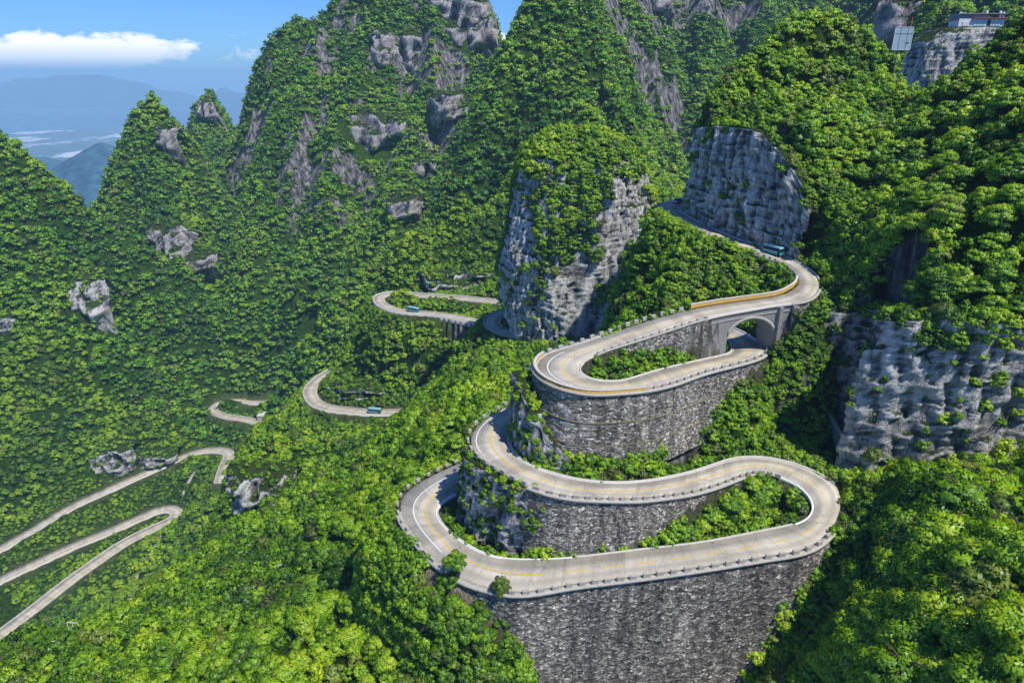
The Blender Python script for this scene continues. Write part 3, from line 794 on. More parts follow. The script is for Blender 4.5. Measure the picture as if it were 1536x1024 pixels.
# rock bastion that carries the small building
bzt = PY(1465, 38, 256)[2]; bzb = bzt-34; bcx = PY(1470, 60, 264)[0]
def bx_(px, py): return PY(px, py, 257)[0]-bcx
brow = []
for py, l, r_ in ((175,1366,1560),(125,1374,1552),(95,1386,1545),(65,1402,1538),(48,1414,1534),(39,1420,1532)):
    brow.append(((PY(1465, py, 256)[2]-bzb)/(bzt-bzb), bx_(l, py), bx_(r_, py), 8, 14))
brow[0] = (0,)+brow[0][1:]; brow.append((.995, bx_(1424, 38), bx_(1530, 38), 7.5, 13)); brow.append((1.0, -2, 2, 1, 2))
add_rock(tower_mesh(bcx, 264, bzb, bzt, brow, 160, 90, .9), M_ROCKW, 'rock_bastion')
OUT.append((np.array([bx_(1440, 80)+bcx, 256., (bzb+bzt)/2+4]), 15., 13.))
OC = ((630,402,760,446,1.6,1,.12,3,0,.6),(484,582,600,608,1.2,1,.12,1.2,0,.45),(325,692,432,792,1.5,1,.12,3,0,.6),(130,662,196,722,2),(190,672,262,706,2),(230,176,262,236,3),(216,326,276,398,3),(268,368,318,414,3),
   (100,402,150,494,2),(-40,462,24,524,2),(508,150,614,240,4),(640,128,712,190,4),(612,232,660,272,3),(580,272,630,342,3),(664,-30,744,84,5),(596,30,648,118,4),(548,24,594,112,4),
   (636,-40,700,40,4),(292,140,334,182,3,1,.1,7,3.0),(1325,-25,1390,76,4),(960,-25,1015,24,4),
   
)
for a in OC:
    try:
        G = outcrop(*a)
        mt = M_ROCKF if a[4] >= 2.5 else (M_ROCKW if a[0] in (630,325,1374,100) else M_ROCK)
        add_rock(G, mt)
    except Exception as e: print('outcrop', a, e)

# ---------------------------------------------------------------- roads, paint, kerbs, walls
def arc_uv(r, v0=0, v1=1): return np.stack([np.stack([r.u, 0*r.u+v0], 1), np.stack([r.u, 0*r.u+v1], 1)])
def side(r, s):
    """edge line of side s, outward unit vector"""
    E = r.O if s == 'O' else r.I; o = (E-r.C); o[:, 2] = 0
    T = np.gradient(E, axis=0)[:, :2]; T /= np.linalg.norm(T, axis=1)[:, None]+1e-9
    N = np.stack([-T[:, 1], T[:, 0], 0*T[:, 0]], 1)
    sg = np.sign((N*o).sum(1)); N *= sg[:, None]
    return E, N
for r in ROADS:
    near = r in NEAR_ROADS
    rowsG = [r.O+np.array([0,0,-.7]), r.O, r.C+np.array([0,0,.04]), r.I, r.I+np.array([0,0,-.7])]
    G = np.stack(rowsG, 0)
    uv = np.stack([np.stack([r.u, 0*r.u+v], 1) for v in (-.05,0,.5,1,1.05)], 0)
    cx = (r.O-r.C)[len(r.u)//2]; tg = (r.C[1:]-r.C[:-1])[len(r.u)//2-1]
    flip = (cx[0]*tg[1]-cx[1]*tg[0]) < 0
    o = grid_obj('road', G, M_ROAD, uv=uv, flip=flip); tag(o, kind='structure')

def paint(r, frac, u0, u1, width, mat, dash=None, name='road_marking', lift=.055):
    """painted line at a share of the way from edge O to edge I"""
    uu = np.arange(u0, u1, .8); P = r.O+(r.I-r.O)*(frac if np.isscalar(frac) else np.interp(r.u, *frac)[:, None])
    P = smooth_line(P, 6)
    L = np.stack([np.interp(uu, r.u, P[:, k]) for k in range(3)], 1)
    T = np.gradient(L, axis=0)[:, :2]; T /= np.linalg.norm(T, axis=1)[:, None]+1e-9
    N = np.stack([-T[:, 1], T[:, 0], 0*T[:, 0]], 1)*width/2
    A, B = L+N, L-N; A[:, 2] += lift; B[:, 2] += lift
    V = []; Fc = []
    for i in range(len(L)-1):
        if dash and ((uu[i]-u0) % sum(dash)) > dash[0]: continue
        n = len(V); V += [A[i], B[i], B[i+1], A[i+1]]; Fc.append((n, n+1, n+2, n+3))
    o = new_obj(name, V, Fc, mat); tag(o, kind='structure'); return o
rl, ru = road_low, road_up
UL = lambda k: rl.rowu[k]
UU = lambda k: ru.rowu[k]
paint(rl, ([0, UL(4), UL(9), UL(12), UL(20), UL(24), UL(31), UL(38), UL(44)], [.62,.63,.55,.48,.5,.5,.58,.52,.5]), 1, UL(12)-5, .2, M_YEL)
paint(rl, .47, UL(12)-2, UL(18), .2, M_YEL, (3.2, 2.4))
paint(rl, ([0, UL(20), UL(24), UL(31), UL(38), UL(44)], [.5,.5,.5,.58,.52,.5]), UL(18), UL(43), .2, M_YEL)
paint(rl, .30, 1, UL(8), .18, M_WHI)
paint(rl, ([0,UL(1),UL(11)],[.955,.955,.94]), 2, UL(10), .2, M_WHI)
paint(rl, .07, UL(19), UL(42), .16, M_WHI); paint(rl, .93, UL(17), UL(22), .2, M_WHI); paint(rl, .93, UL(36), UL(43), .16, M_WHI)
paint(ru, ([0, UU(4), UU(10), UU(15), UU(20), UU(27), UU(44)], [.5,.42,.55,.55,.5,.6,.5]), 2, UU(23), .2, M_YEL)
paint(ru, .55, UU(23), UU(26), .16, M_YEL, (3, 2.4)); paint(ru, .5, UU(36), UU(45), .16, M_YEL)
paint(ru, .05, 2, UU(5), .18, M_WHI); paint(ru, .93, UU(2), UU(6), .16, M_WHI)
paint(ru, .17, UU(13), UU(19), .18, M_WHI); paint(ru, .95, UU(12), UU(17), .2, M_WHI)
paint(ru, .93, UU(32), UU(44), .16, M_WHI)
paint(road_tc, .5, 1, road_tc.u[-1]-1, .18, M_YEL); paint(road_tc, .1, 1, road_tc.u[-1]-1, .2, M_WHI); paint(road_tc, .9, 1, road_tc.u[-1]-1, .2, M_WHI)
for r in (road_c, road_d, road_e, road_f, road_g):
    paint(r, .5, 1, r.u[-1]-1, .2, M_YEL)

def strip(r, s, u0, u1, prof, name, mat, parent=None, step=.8, uvw=False):
    """sweep a profile of (outward offset, height) along one road edge"""
    E, N = side(r, s); uu = np.arange(u0, u1, step)
    if len(uu) < 2: return None
    e = np.stack([np.interp(uu, r.u, E[:, k]) for k in range(3)], 1); n = np.stack([np.interp(uu, r.u, N[:, k]) for k in range(3)], 1)
    n /= np.linalg.norm(n, axis=1)[:, None]
    G = np.stack([e+n*o+np.array([0,0,h]) for o, h in prof], 0)
    v = np.cumsum([0]+[math.hypot(prof[i+1][0]-prof[i][0], prof[i+1][1]-prof[i][1]) for i in range(len(prof)-1)])
    uv = np.stack([np.stack([uu, 0*uu+k], 1) for k in v], 0)
    ob = grid_obj(name, G, mat, parent, smooth=False, uv=uv)
    return ob

def foot_height(P, N, d):
    return height_at(P[:, 0]+N[:, 0]*d, P[:, 1]+N[:, 1]*d)

def retaining(r, s, u0, u1, label, mat, depth=None, batter=.05, off_=.8, cap=.35, steps=(), extra=2.0, name='retaining_wall', relief=.12, ledges=()):
    E, N = side(r, s); uu = np.arange(u0, u1, .45)
    e = np.stack([np.interp(uu, r.u, E[:, k]) for k in range(3)], 1); n = np.stack([np.interp(uu, r.u, N[:, k]) for k in range(3)], 1)
    n /= np.linalg.norm(n, axis=1)[:, None]
    for _ in range(6): n[1:-1] = .25*n[:-2]+.5*n[1:-1]+.25*n[2:]
    dep = depth(uu) if callable(depth) else np.full(len(uu), depth)
    m = int(max(dep)/.45)
    rowsG = []; uvs = []
    for k in range(m+1):
        t = k/m; d = dep*t
        o = off_+batter*d+sum(.05*(d > L) for L in ledges)
        p = e+n*o[:, None]; p[:, 2] += -.15-d
        rn = fbm(uu*1.6, p[:, 2]*2.4, oct=2, seed=4)*relief*(k > 0)
        p += n*rn[:, None]
        rowsG.append(p); uvs.append(np.stack([uu, -d], 1))
    root = empty(name, tuple(e[len(e)//2]+n[len(e)//2]*off_)); tag(root, label, 'retaining wall')
    L = np.array(root.location)
    w = grid_obj('masonry_face', np.array(rowsG)-L, mat, root, True, np.array(uvs))
    # coping strip between the road and the wall top
    prof = [(-.02,.02),(-.02,.14),(off_+cap,.14),(off_+cap,-.28),(off_-.1,-.28)]
    c = strip(r, s, u0, u1, prof, 'coping', M_CON, root); c.location = -L
    for Ld in ledges:
        uu2 = uu[dep > Ld+.5]
        if len(uu2) < 3: continue
        oo = off_+batter*Ld
        lg = strip(r, s, uu2[0], uu2[-1], [(oo-.1,-Ld-.02),(oo+.16,-Ld-.05),(oo+.16,-Ld-.16),(oo,-Ld-.3)], 'ledge', M_LEDGE, root, step=.9); lg.location = -L
    return root
retaining(rl, 'O', UL(9)+1.0, UL(17)+1.5, 'tall dark rubble stone wall under the lowest stretch of road', M_MASD, 36, .07, relief=.16)
retaining(rl, 'O', UL(5), UL(9)+1.0, 'low mossy stone wall holding the outer left bend of the lowest road', M_MAS, 3.0, .05, relief=.1)
retaining(rl, 'I', UL(24), UL(33), 'grey rubble stone wall between the lowest road and the loop above it', M_MAS, lambda u: np.interp(u, [UL(24), UL(27), UL(30), UL(34), UL(36), UL(41)], [4, 7.5, 11, 14, 14, 14]), .05)
retaining(ru, 'O', UU(5), UU(21), 'high curved bastion wall of grey stone with narrow ledges below the top loop', M_MAS, lambda u: np.interp(u, [UU(5), UU(7), UU(8), UU(12), UU(15), UU(18), UU(21)], [3, 8, 14.5, 14.5, 13, 9, 4]), .05, ledges=(5.2, 9.6))
retaining(ru, 'I', UU(19), UU(24)+1.5, 'low shrub covered stone wall on the inner side of the top loop', M_MAS, lambda u: np.interp(u, [UU(19), UU(21), UU(24)+1.5], [1.0, 3.0, 8.0]), .05, .5, .1)
retaining(ru, 'O', UU(36), UU(43), 'low stone wall under the uppermost road before its far bend', M_MAS, 3.2, .06, .5, .2)
retaining(road_tc, 'O', 2, road_tc.u[-1]-6, 'pale curved wall holding the small bend around the foot of the rock tower', M_MAS, 5, .05, .5, .3)
for r, sd, lab in ((road_c,'O','low concrete edge of the valley road with a bus above the round green hill'), (road_f,'O','long concrete edge below the straight road at the valley side'), (road_g,'O','concrete edge along the valley floor hairpin'), (road_e,'O','stone edge of the small valley bend'), (road_d,'O','concrete edge of the road at the foot of the round green hill')):
    for s2 in ('O', 'I'):
        E, N = side(r, s2); mid = len(E)//2
        out = E+N*3; low = height_at(out[:, 0], out[:, 1])
        if (E[:, 2]-low).mean() > 0: break
    root = empty('roadside_edge', tuple(E[mid])); tag(root, lab, 'road edge')
    o = strip(r, s2, .5, r.u[-1]-.5, [(-.05,.03),(-.05,.55),(.35,.55),(.40,-2.4)], 'low_wall', M_CONL, root); o.location = -root.location

retaining(ru, 'I', UU(27)+2.5, UU(30)+1, 'narrow stone pier wall below the bend at the right end of the arch bridge', M_MAS, 10, .04, .5, .15)
# guard blocks: one of a kind, then copies
def guard_mesh():
    mb = MB(); mb.box((0,0,.14), (1.12,.5,.82), taper=.92)
    me_o = mb.build('guard_block', M_CON, bevel=.05); return me_o
GB = guard_mesh(); GB_used = [False]
def blocks(r, s, u0, u1, sp, label, off_=.55, jit=.06, sc=1.0, lift=.36):
    E, N = side(r, s); T = np.gradient(E, axis=0)
    for u in np.arange(u0, u1, sp):
        p = [np.interp(u, r.u, E[:, k]) for k in range(3)]; n = [np.interp(u, r.u, N[:, k]) for k in range(2)]
        t = [np.interp(u, r.u, T[:, k]) for k in range(2)]
        if GB_used[0]: o = GB.copy(); COL.objects.link(o)
        else: o = GB; GB_used[0] = True
        o.location = (p[0]+n[0]*off_, p[1]+n[1]*off_, p[2]+lift*sc)
        o.rotation_euler = (random.uniform(-.03,.03), random.uniform(-.03,.03), math.atan2(t[1], t[0])+random.uniform(-jit, jit))
        q = random.uniform(.9, 1.08)*sc; o.scale = (q, q, random.uniform(.85,1.1)*sc)
        tag(o, label, 'guard block', 'concrete guard blocks ' + label.split(' block ')[-1])
blocks(rl, 'O', UL(10)+2, UL(17)+1, 2.05, 'grey concrete guard block on top of the tall dark wall along the lowest road')
blocks(rl, 'O', 2, UL(9), 1.9, 'pale concrete guard block on the outer left bend of the lowest road', sc=.85)
blocks(rl, 'I', UL(23), UL(40), 1.95, 'weathered concrete guard block on the edge of the middle loop above its stone wall', sc=.9)
blocks(rl, 'I', UL(40), UL(43.5) if False else UL(43), 1.7, 'small white guard block on the rising end of the middle loop', sc=.8)
blocks(ru, 'O', UU(4)+2, UU(10), 2.0, 'dark concrete guard block on the bastion edge right of the solid parapet', sc=.85)
blocks(ru, 'O', UU(19)-2, UU(24)-1, 2.0, 'pale rounded guard block on the far edge of the top loop', sc=.9)
blocks(ru, 'I', UU(19)+1, UU(24)+1, 2.0, 'grey guard block above the shrubs inside the top loop', off_=.3, sc=.7, lift=.3)
blocks(ru, 'O', UU(34), UU(43), 1.8, 'small grey guard block along the uppermost road below the cliff', off_=.3, sc=.6, lift=.3)
blocks(road_tc, 'O' if True else 'I', 2, road_tc.u[-1]-6, 2.0, 'small guard block on the little bend at the foot of the rock tower', off_=.3, sc=.8, lift=.3)

def parapet(r, s, u0, u1, h, label, off_=.55, colr=None):
    E, N = side(r, s); mid = [np.interp((u0+u1)/2, r.u, E[:, k]) for k in range(3)]
    root = empty('parapet_wall', tuple(mid)); tag(root, label, 'parapet')
    o = strip(r, s, u0, u1, [(off_-.2,.1),(off_-.2,h),(off_+.2,h),(off_+.2,-.1)], 'painted_wall', colr or M_OCH, root); o.location = -root.location
    o = strip(r, s, u0, u1, [(off_-.26,h),(off_-.26,h+.12),(off_+.26,h+.12),(off_+.26,h)], 'top_rail', M_CONL, root); o.location = -root.location
parapet(ru, 'O', UU(10), UU(19)-3, .75, 'curved solid parapet with ochre inner face around the tip of the bastion', colr=M_OCH)
parapet(ru, 'O', UU(24), UU(31), .95, 'long solid ochre parapet on the far side of the arch bridge', colr=M_OCH)

def kerb(r, s, u0, u1, h=.22, mat=None, w=.22):
    o = strip(r, s, u0, u1, [(-.02,-.3),(-.02,h),(w,h),(w,-.4)], 'kerb', mat or M_CONL); tag(o, kind='structure')
kerb(rl, 'I', 1, UL(12), .16, M_WHI, .12); kerb(rl, 'I', UL(12), UL(17)); kerb(rl, 'I', UL(17), UL(23), .14, M_WHI, .1); kerb(rl, 'O', UL(20), UL(43), .25)
kerb(ru, 'I', UU(1), UU(18), .25); kerb(ru, 'I', UU(31), UU(45), .3); kerb(ru, 'O', 1, UU(4), .3, M_WHI)

# ---------------------------------------------------------------- arch bridge
def bridge():
    r = ru; u0, u1 = BR0-2.0, BR1+1.5
    uu = np.arange(u0, u1, .35)
    f = lambda A: np.stack([np.interp(uu, r.u, A[:, k]) for k in range(3)], 1)
    O, I = f(r.O), f(r.I); D = (I-O); D[:, 2] = 0; D /= np.linalg.norm(D, axis=1)[:, None]
    I2 = I+D*.35; O2 = O-D*.75
    # arch position: nearest samples to the sighted springings
    P = [project(*p) for p in I2]; px = np.array([p[0] for p in P])
    ua, ub = uu[np.abs(px-1094).argmin()], uu[np.abs(px-1168).argmin()]
    uc, hw = (ua+ub)/2, (ub-ua)/2
    ztop = I2[:, 2]
    x = np.clip((uu-uc)/hw, -1, 1); ins = np.abs(uu-uc) < hw
    crown = -46.0; spring = -51.0
    arch = spring+(crown-spring)*np.sqrt(np.clip(1-x*x, 0, 1))
    bot = np.where(ins, arch, -57.0)
    root = empty('arch_bridge', tuple(I2[len(uu)//2]*np.array([1,1,0])+np.array([0,0,-54.5])))
    tag(root, 'grey stone arch bridge carrying the top road over the road below', 'bridge'); L = np.array(root.location)
    def face(E, name, mat, dz=0):
        n = 9; G = []
        for k in range(n+1): 
            p = E.copy(); p[:, 2] = E[:, 2]-.1+(bot-E[:, 2]+.1)*k/n; G.append(p)
        G = np.array(G); uv = np.stack([np.broadcast_to(uu, G.shape[:2]), G[..., 2]], -1)
        return grid_obj(name, G-L, mat, root, False, uv)
    face(I2, 'spandrel_wall', M_CONB); face(O2, 'spandrel_wall', M_CONB)
    b1, b2 = I2.copy(), O2.copy(); b1[:, 2] = bot; b2[:, 2] = bot
    w = np.abs(uu-uc) <= hw+.3
    G = np.stack([b1[w], b2[w]]); uvs = np.stack([np.stack([uu[w], 0*uu[w]], 1), np.stack([uu[w], 0*uu[w]+6], 1)])
    grid_obj('arch_vault', G-L, M_CONB, root, False, uvs)
    # raised ring
    wi = ins; ring = []
    nrm = 1.0
    for dr, pr in ((0,.0),(0,.16),(.62,.16),(.62,.0)):
        xx = np.clip((uu[wi]-uc)/hw, -1, 1)
        zz = spring+(crown-spring+dr)*np.sqrt(np.clip(1-xx*xx*(hw/(hw+dr))**2*(1 if dr else 1), 0, 1))
        if dr == 0: zz = arch[wi]
        p = I2[wi]+D[wi]*pr; p[:, 2] = zz; ring.append(p)
    grid_obj('arch_ring', np.array(ring)-L, M_CON, root, False)
    # string course and edge beam
    for nm, (h0, h1, pr) in (('edge_beam', (.12, -.35, .18)), ('string_course', (-1.25, -1.45, .1))):
        prof = []
        for o_, h_ in ((-.3,h0),(pr,h0),(pr,h1),(-.3,h1)):
            p = I2+D*o_; p[:, 2] = I2[:, 2]+h_; prof.append(p)
        grid_obj(nm, np.array(prof)-L, M_CONL if nm == 'edge_beam' else M_CON, root, False)
    prof = []
    for E, sg, h_ in ((I2, 1, .06), (O2, -1, .06), (O2, -1, -.5), (I2, 1, -.5), (I2, 1, .06)):
        p = E.copy(); p[:, 2] = E[:, 2]+h_-.12; prof.append(p)
    grid_obj('deck_slab', np.array(prof)-L, M_CON, root, False)
    mb = MB()
    for uq in (ub+.2, ub+3.2):
        k = np.abs(uu-uq).argmin(); p = I2[k]+D[k]*.25
        mb = MB(); ang = math.atan2(D[k][1], D[k][0])
        mb.box((0,0,0), (.7,.9,13), Matrix.Rotation(ang, 3, 'Z')); mb.build('pier_buttress', M_CONB, root, loc=tuple(p+np.array([0,0,-6.8])-L), bevel=.05)
bridge()
# ---------------------------------------------------------------- crowns
def crown_mesh(name, lobes, leaves, leaf, seed, mat, flat=.85, spread=1.0, layered=0.0):
    """crown of radius 1: leaf clumps spread through a dome, each leaf a small folded blade"""
    rg = np.random.default_rng(seed)
    V = []; Fs = []; Nn = []; tone = []
    cs = []
    for i in range(lobes):
        for _ in range(30):
            d = rg.normal(size=3); d /= np.linalg.norm(d)
            if d[2] < -.45: continue
            rad = rg.uniform(.45, .80)*spread
            c = d*rad*np.array([1, 1, flat]); c[2] += .02
            if all(np.linalg.norm(c-q[0]) > .23 for q in cs) or _ == 29: break
        cs.append((c, rg.uniform(.22, .36)*(1.15 if lobes < 14 else 1)))
    q = []
    for c, R_ in cs:
        lt = rg.uniform(-.25, .25)
        n = int(leaves*rg.uniform(.8, 1.2))
        d = rg.normal(size=(n, 3)); d /= np.linalg.norm(d, axis=1)[:, None]
        d[:, 2] = np.where(d[:, 2] < -.25, -d[:, 2], d[:, 2])
        r = R_*rg.uniform(.62, 1.08, n)**.8
        zz = np.ones(3)
        p = c+d*r[:, None]*np.array([1.05, 1.05, .72-.25*layered])
        nrm = .62*d+.38*(p/np.linalg.norm(p, axis=1)[:, None])+rg.normal(size=(n, 3))*.16+np.array([0,0,.12])
        nrm /= np.linalg.norm(nrm, axis=1)[:, None]
        ax = d+rg.normal(size=(n, 3))*.55+np.array([0,0,-.15+.5*0]); ax -= (ax*nrm).sum(1)[:, None]*nrm*.55; ax /= np.linalg.norm(ax, axis=1)[:, None]
        sd = np.cross(nrm, ax)+rg.normal(size=(n, 3))*.25; sd /= np.linalg.norm(sd, axis=1)[:, None]
        s = leaf*rg.uniform(.6, 1.35, n)[:, None]
        a = p-ax*s*.5; b = p+sd*s*.36+ax*s*.05; t_ = p+ax*s*.6; e = p-sd*s*.36+ax*s*.05
        base = len(V)*0
        q.append((np.stack([a, e, t_, b], 1), nrm, np.clip(.5+lt+.45*(r/R_-.85)+.35*d[:, 2]*.6+rg.uniform(-.12,.12,n), 0, 1)))  # tone paints shading: clump tops and outer leaves lighter, interior darker
    P = np.concatenate([k[0] for k in q]); N = np.concatenate([k[1] for k in q]); T = np.concatenate([k[2] for k in q])
    n = len(P); F_ = np.arange(n*4).reshape(n, 4)
    me = bpy.data.meshes.new(name)
    me.vertices.add(n*4); me.vertices.foreach_set('co', P.reshape(-1)); me.loops.add(n*4); me.loops.foreach_set('vertex_index', F_.ravel().astype(np.int32))
    me.polygons.add(n); me.polygons.foreach_set('loop_start', (np.arange(n)*4).astype(np.int32)); me.update(calc_edges=True)
    me.polygons.foreach_set('use_smooth', [True]*n)
    at = me.attributes.new('tone', 'FLOAT', 'POINT'); at.data.foreach_set('value', np.repeat(T, 4))
    # leaf normals lean to the clump they sit on, so light rolls over each clump
    me.normals_split_custom_set_from_vertices(np.repeat(N, 4, axis=0).tolist())
    me.materials.append(mat)
    return me

def trunk_mesh(name, seed, h=1.0):
    rg = random.Random(seed); mb = MB()
    p = Vector((0,0,-.35)); r = .085
    pts = [p]
    for k in range(4): p = p+Vector((rg.uniform(-.06,.06), rg.uniform(-.06,.06), .32)); pts.append(p)
    for a, b in zip(pts[:-1], pts[1:]): mb.tube(a, b, r, r*.78, 7); r *= .78
    for k in range(6):
        a = pts[2+k % 3]; t = k*1.05+rg.random(); l = rg.uniform(.35, .6)
        m = a+Vector((math.cos(t)*l*.5, math.sin(t)*l*.5, l*.45)); e = a+Vector((math.cos(t)*l, math.sin(t)*l, l*.6))
        mb.tube(a, m, .035, .024, 5); mb.tube(m, e, .024, .01, 5)
    me = bpy.data.meshes.new(name); me.from_pydata(mb.v, [], mb.f); me.materials.append(M_BARK); return me

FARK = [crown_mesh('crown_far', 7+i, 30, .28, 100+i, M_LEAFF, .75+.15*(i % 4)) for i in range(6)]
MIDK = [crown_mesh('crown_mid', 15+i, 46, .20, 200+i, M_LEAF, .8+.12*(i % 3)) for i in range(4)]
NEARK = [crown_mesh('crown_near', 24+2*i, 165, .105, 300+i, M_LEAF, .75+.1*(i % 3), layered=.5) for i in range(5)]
TRUNKS = [trunk_mesh('trunk', 50+i) for i in range(3)]

# ---------------------------------------------------------------- where plants stand
gy_, gx_ = np.gradient(TH, YS, XS)
SLOPE = np.hypot(gx_, gy_)
def smp(A, x, y): return height_at(x, y, A)
def scatter(ymin, ymax, sp, rmin, rmax, cap, keep=1.0):
    lx0, lx1 = -.86*ymax-10, .86*ymax+10
    lx0 = max(lx0, XS[1]); lx1 = min(lx1, XS[-2])
    nx, ny = int((lx1-lx0)/sp), int((ymax-ymin)/sp)
    X, Y = np.meshgrid(lx0+(np.arange(nx)+.5)*sp, ymin+(np.arange(ny)+.5)*sp); X = X.ravel(); Y = Y.ravel()
    ok = np.abs(X) < .88*np.maximum(Y, 40)*1.0+14; X, Y = X[ok], Y[ok]
    s = np.sqrt(1+smp(SLOPE, X, Y)**2)
    n = np.minimum(np.floor(s*keep+RNG.random(len(s))), cap).astype(int)
    X = np.repeat(X, n); Y = np.repeat(Y, n)
    X = X+RNG.uniform(-.5, .5, len(X))*sp*1.25; Y = Y+RNG.uniform(-.5, .5, len(Y))*sp*1.25
    r = rmin+(rmax-rmin)*RNG.random(len(X))**1.6
    return X, Y, r

def visible(X, Y, Z, up, steps=40):
    """is the point 'up' above the ground seen from the viewpoint, give or take"""
    vis = np.ones(len(X), bool)
    for k in np.linspace(.12, .985, steps):
        hx, hy, hz = X*k, Y*k, (Z+up)*k
        inside = hy > YS[0]
        hh = height_at(hx, hy)
        vis &= ~(inside & (hh > hz+1.0))
    return vis

CLEAR = []      # (x, y, radius): spots kept free of plants
for px, py, rad in ((650,868,1.6),(705,882,2.0),(735,888,1.6)):
    h = hit(px, py); CLEAR.append((h[0], h[1], rad))
pts = []
for z in ((44,235,2.3,.85,2.35,5,1.0),(235,460,3.3,1.3,3.3,8,1.0),(460,1240,4.5,1.8,4.6,8,1.0),(236,455,2.4,.9,1.6,4,1.0),(60,215,1.25,.65,1.45,7,1.0)):
    X, Y, r = scatter(*z)
    Z = height_at(X, Y); td = smp(TD, X, Y); sl_ = smp(SLOPE, X, Y)
    scrub = z[0] in (60, 236); zone = 0 if z[0] in (44, 60) else (1 if z[0] in (235, 236) else 2)
    if zone == 0:
        # clumped size: low scrub between the loops, trees on the outer slopes
        n = fbm(X/11, Y/11, oct=2, seed=61)
        big = np.clip(.55+n, 0, 1)
        inner = (td < 9)
        r = r*np.where(inner, .72, 1.05+.6*big); thin = (~inner) & (big > .5) & (RNG.random(len(X)) < .32)
        r = np.where((Y < 104) & (X > 34), r*1.6, r)
        if scrub: r = .7+1.0*RNG.random(len(X)); thin = np.zeros(len(X), bool)
        margin = np.where(inner, .1+r*(.42 if scrub else .6), r*.75)
        ok = td > margin
        ok &= ~thin
        ok &= ~((td < 1.0) & (sl_ > 3.5))
        if scrub: ok &= (td < 11) & (X > -30)
        gl = (X > 54) & (X < 78) & (Y > 115) & (Y < 136) & (Z < -48); r = np.where(gl, np.minimum(r, .75+.3*RNG.random(len(X))), r)
        for cx, cy, cr in CLEAR: ok &= np.hypot(X-cx, Y-cy) > cr+r*.5
    elif zone == 1:
        r = np.where(td < 10, r*.55, r)
        ok = td > 1.0+r*.5
        if scrub: r = .9+.8*RNG.random(len(X)); ok = (td > .8+r*.5) & (td < 9)
    else:
        ok = td > 2+r*.5
        ok &= RNG.random(len(X)) > smp(ROCKY, X, Y)*.93
    # verge kept low where a crown would hang over the roadway
    ex = 1+1.7*r*1.7/np.hypot(X, Y)
    over = smp(TD, X*ex, Y*ex) < .2; pk = .9 if zone else (.2 if scrub else .55)
    ok &= ~(over & (RNG.random(len(X)) < pk))
    for c, hw, hh in OUT:
        if zone < 2 or True:
            dz = Z-c[2]
            inside = (fbm(X/(hw*.6), Z/(hh*.6), oct=3, seed=int(abs(c[0]))+5)+.9-((X-c[0])/hw)**2-((Z-c[2])/hh)**2 > 0) & (np.abs(X-c[0]) < hw*.97) & (Y-c[1] < 1.5) & (Y-c[1] > -max(5, hw*.4)-2) & (dz > -hh*.95-r*.4) & (dz < hh*.6)
            ok &= ~(inside & (RNG.random(len(X)) > .06))
    ok &= ((X-tc[0])**2/ (27**2)+(Y-262)**2/(24**2)) > .95
    # keep cliff fronts clear of floating crowns
    for nm, P, b in CLIFFS:
        bx = np.nonzero((X > P[:,0].min()-8) & (X < P[:,0].max()+8) & (Y > P[:,1].min()-8) & (Y < P[:,1].max()+8))[0]
        if len(bx):
            D = np.hypot(X[bx, None]-P[None, :, 0], Y[bx, None]-P[None, :, 1]); j = D.argmin(1); d = D.min(1)
            T = np.gradient(P[:, :2], axis=0)
            sgn = -((X[bx]-P[j, 0])*(-T[j, 1])+(Y[bx]-P[j, 1])*T[j, 0])
            ok[bx] &= ~((d < 3.0) & (Z[bx] < P[j, 3]-2.5) & (sgn < 1.5) & (RNG.random(len(bx)) > .10))
    X, Y, Z, r = X[ok], Y[ok], Z[ok], r[ok]
    v = visible(X, Y, Z, r*1.6+1+.006*np.hypot(X, Y)*2)
    X, Y, Z, r = X[v], Y[v], Z[v], r[v]
    print('zone', zone, len(X))
    pts.append(np.stack([X, Y, Z, r, np.full(len(X), zone)], 1))
pts = np.concatenate(pts)

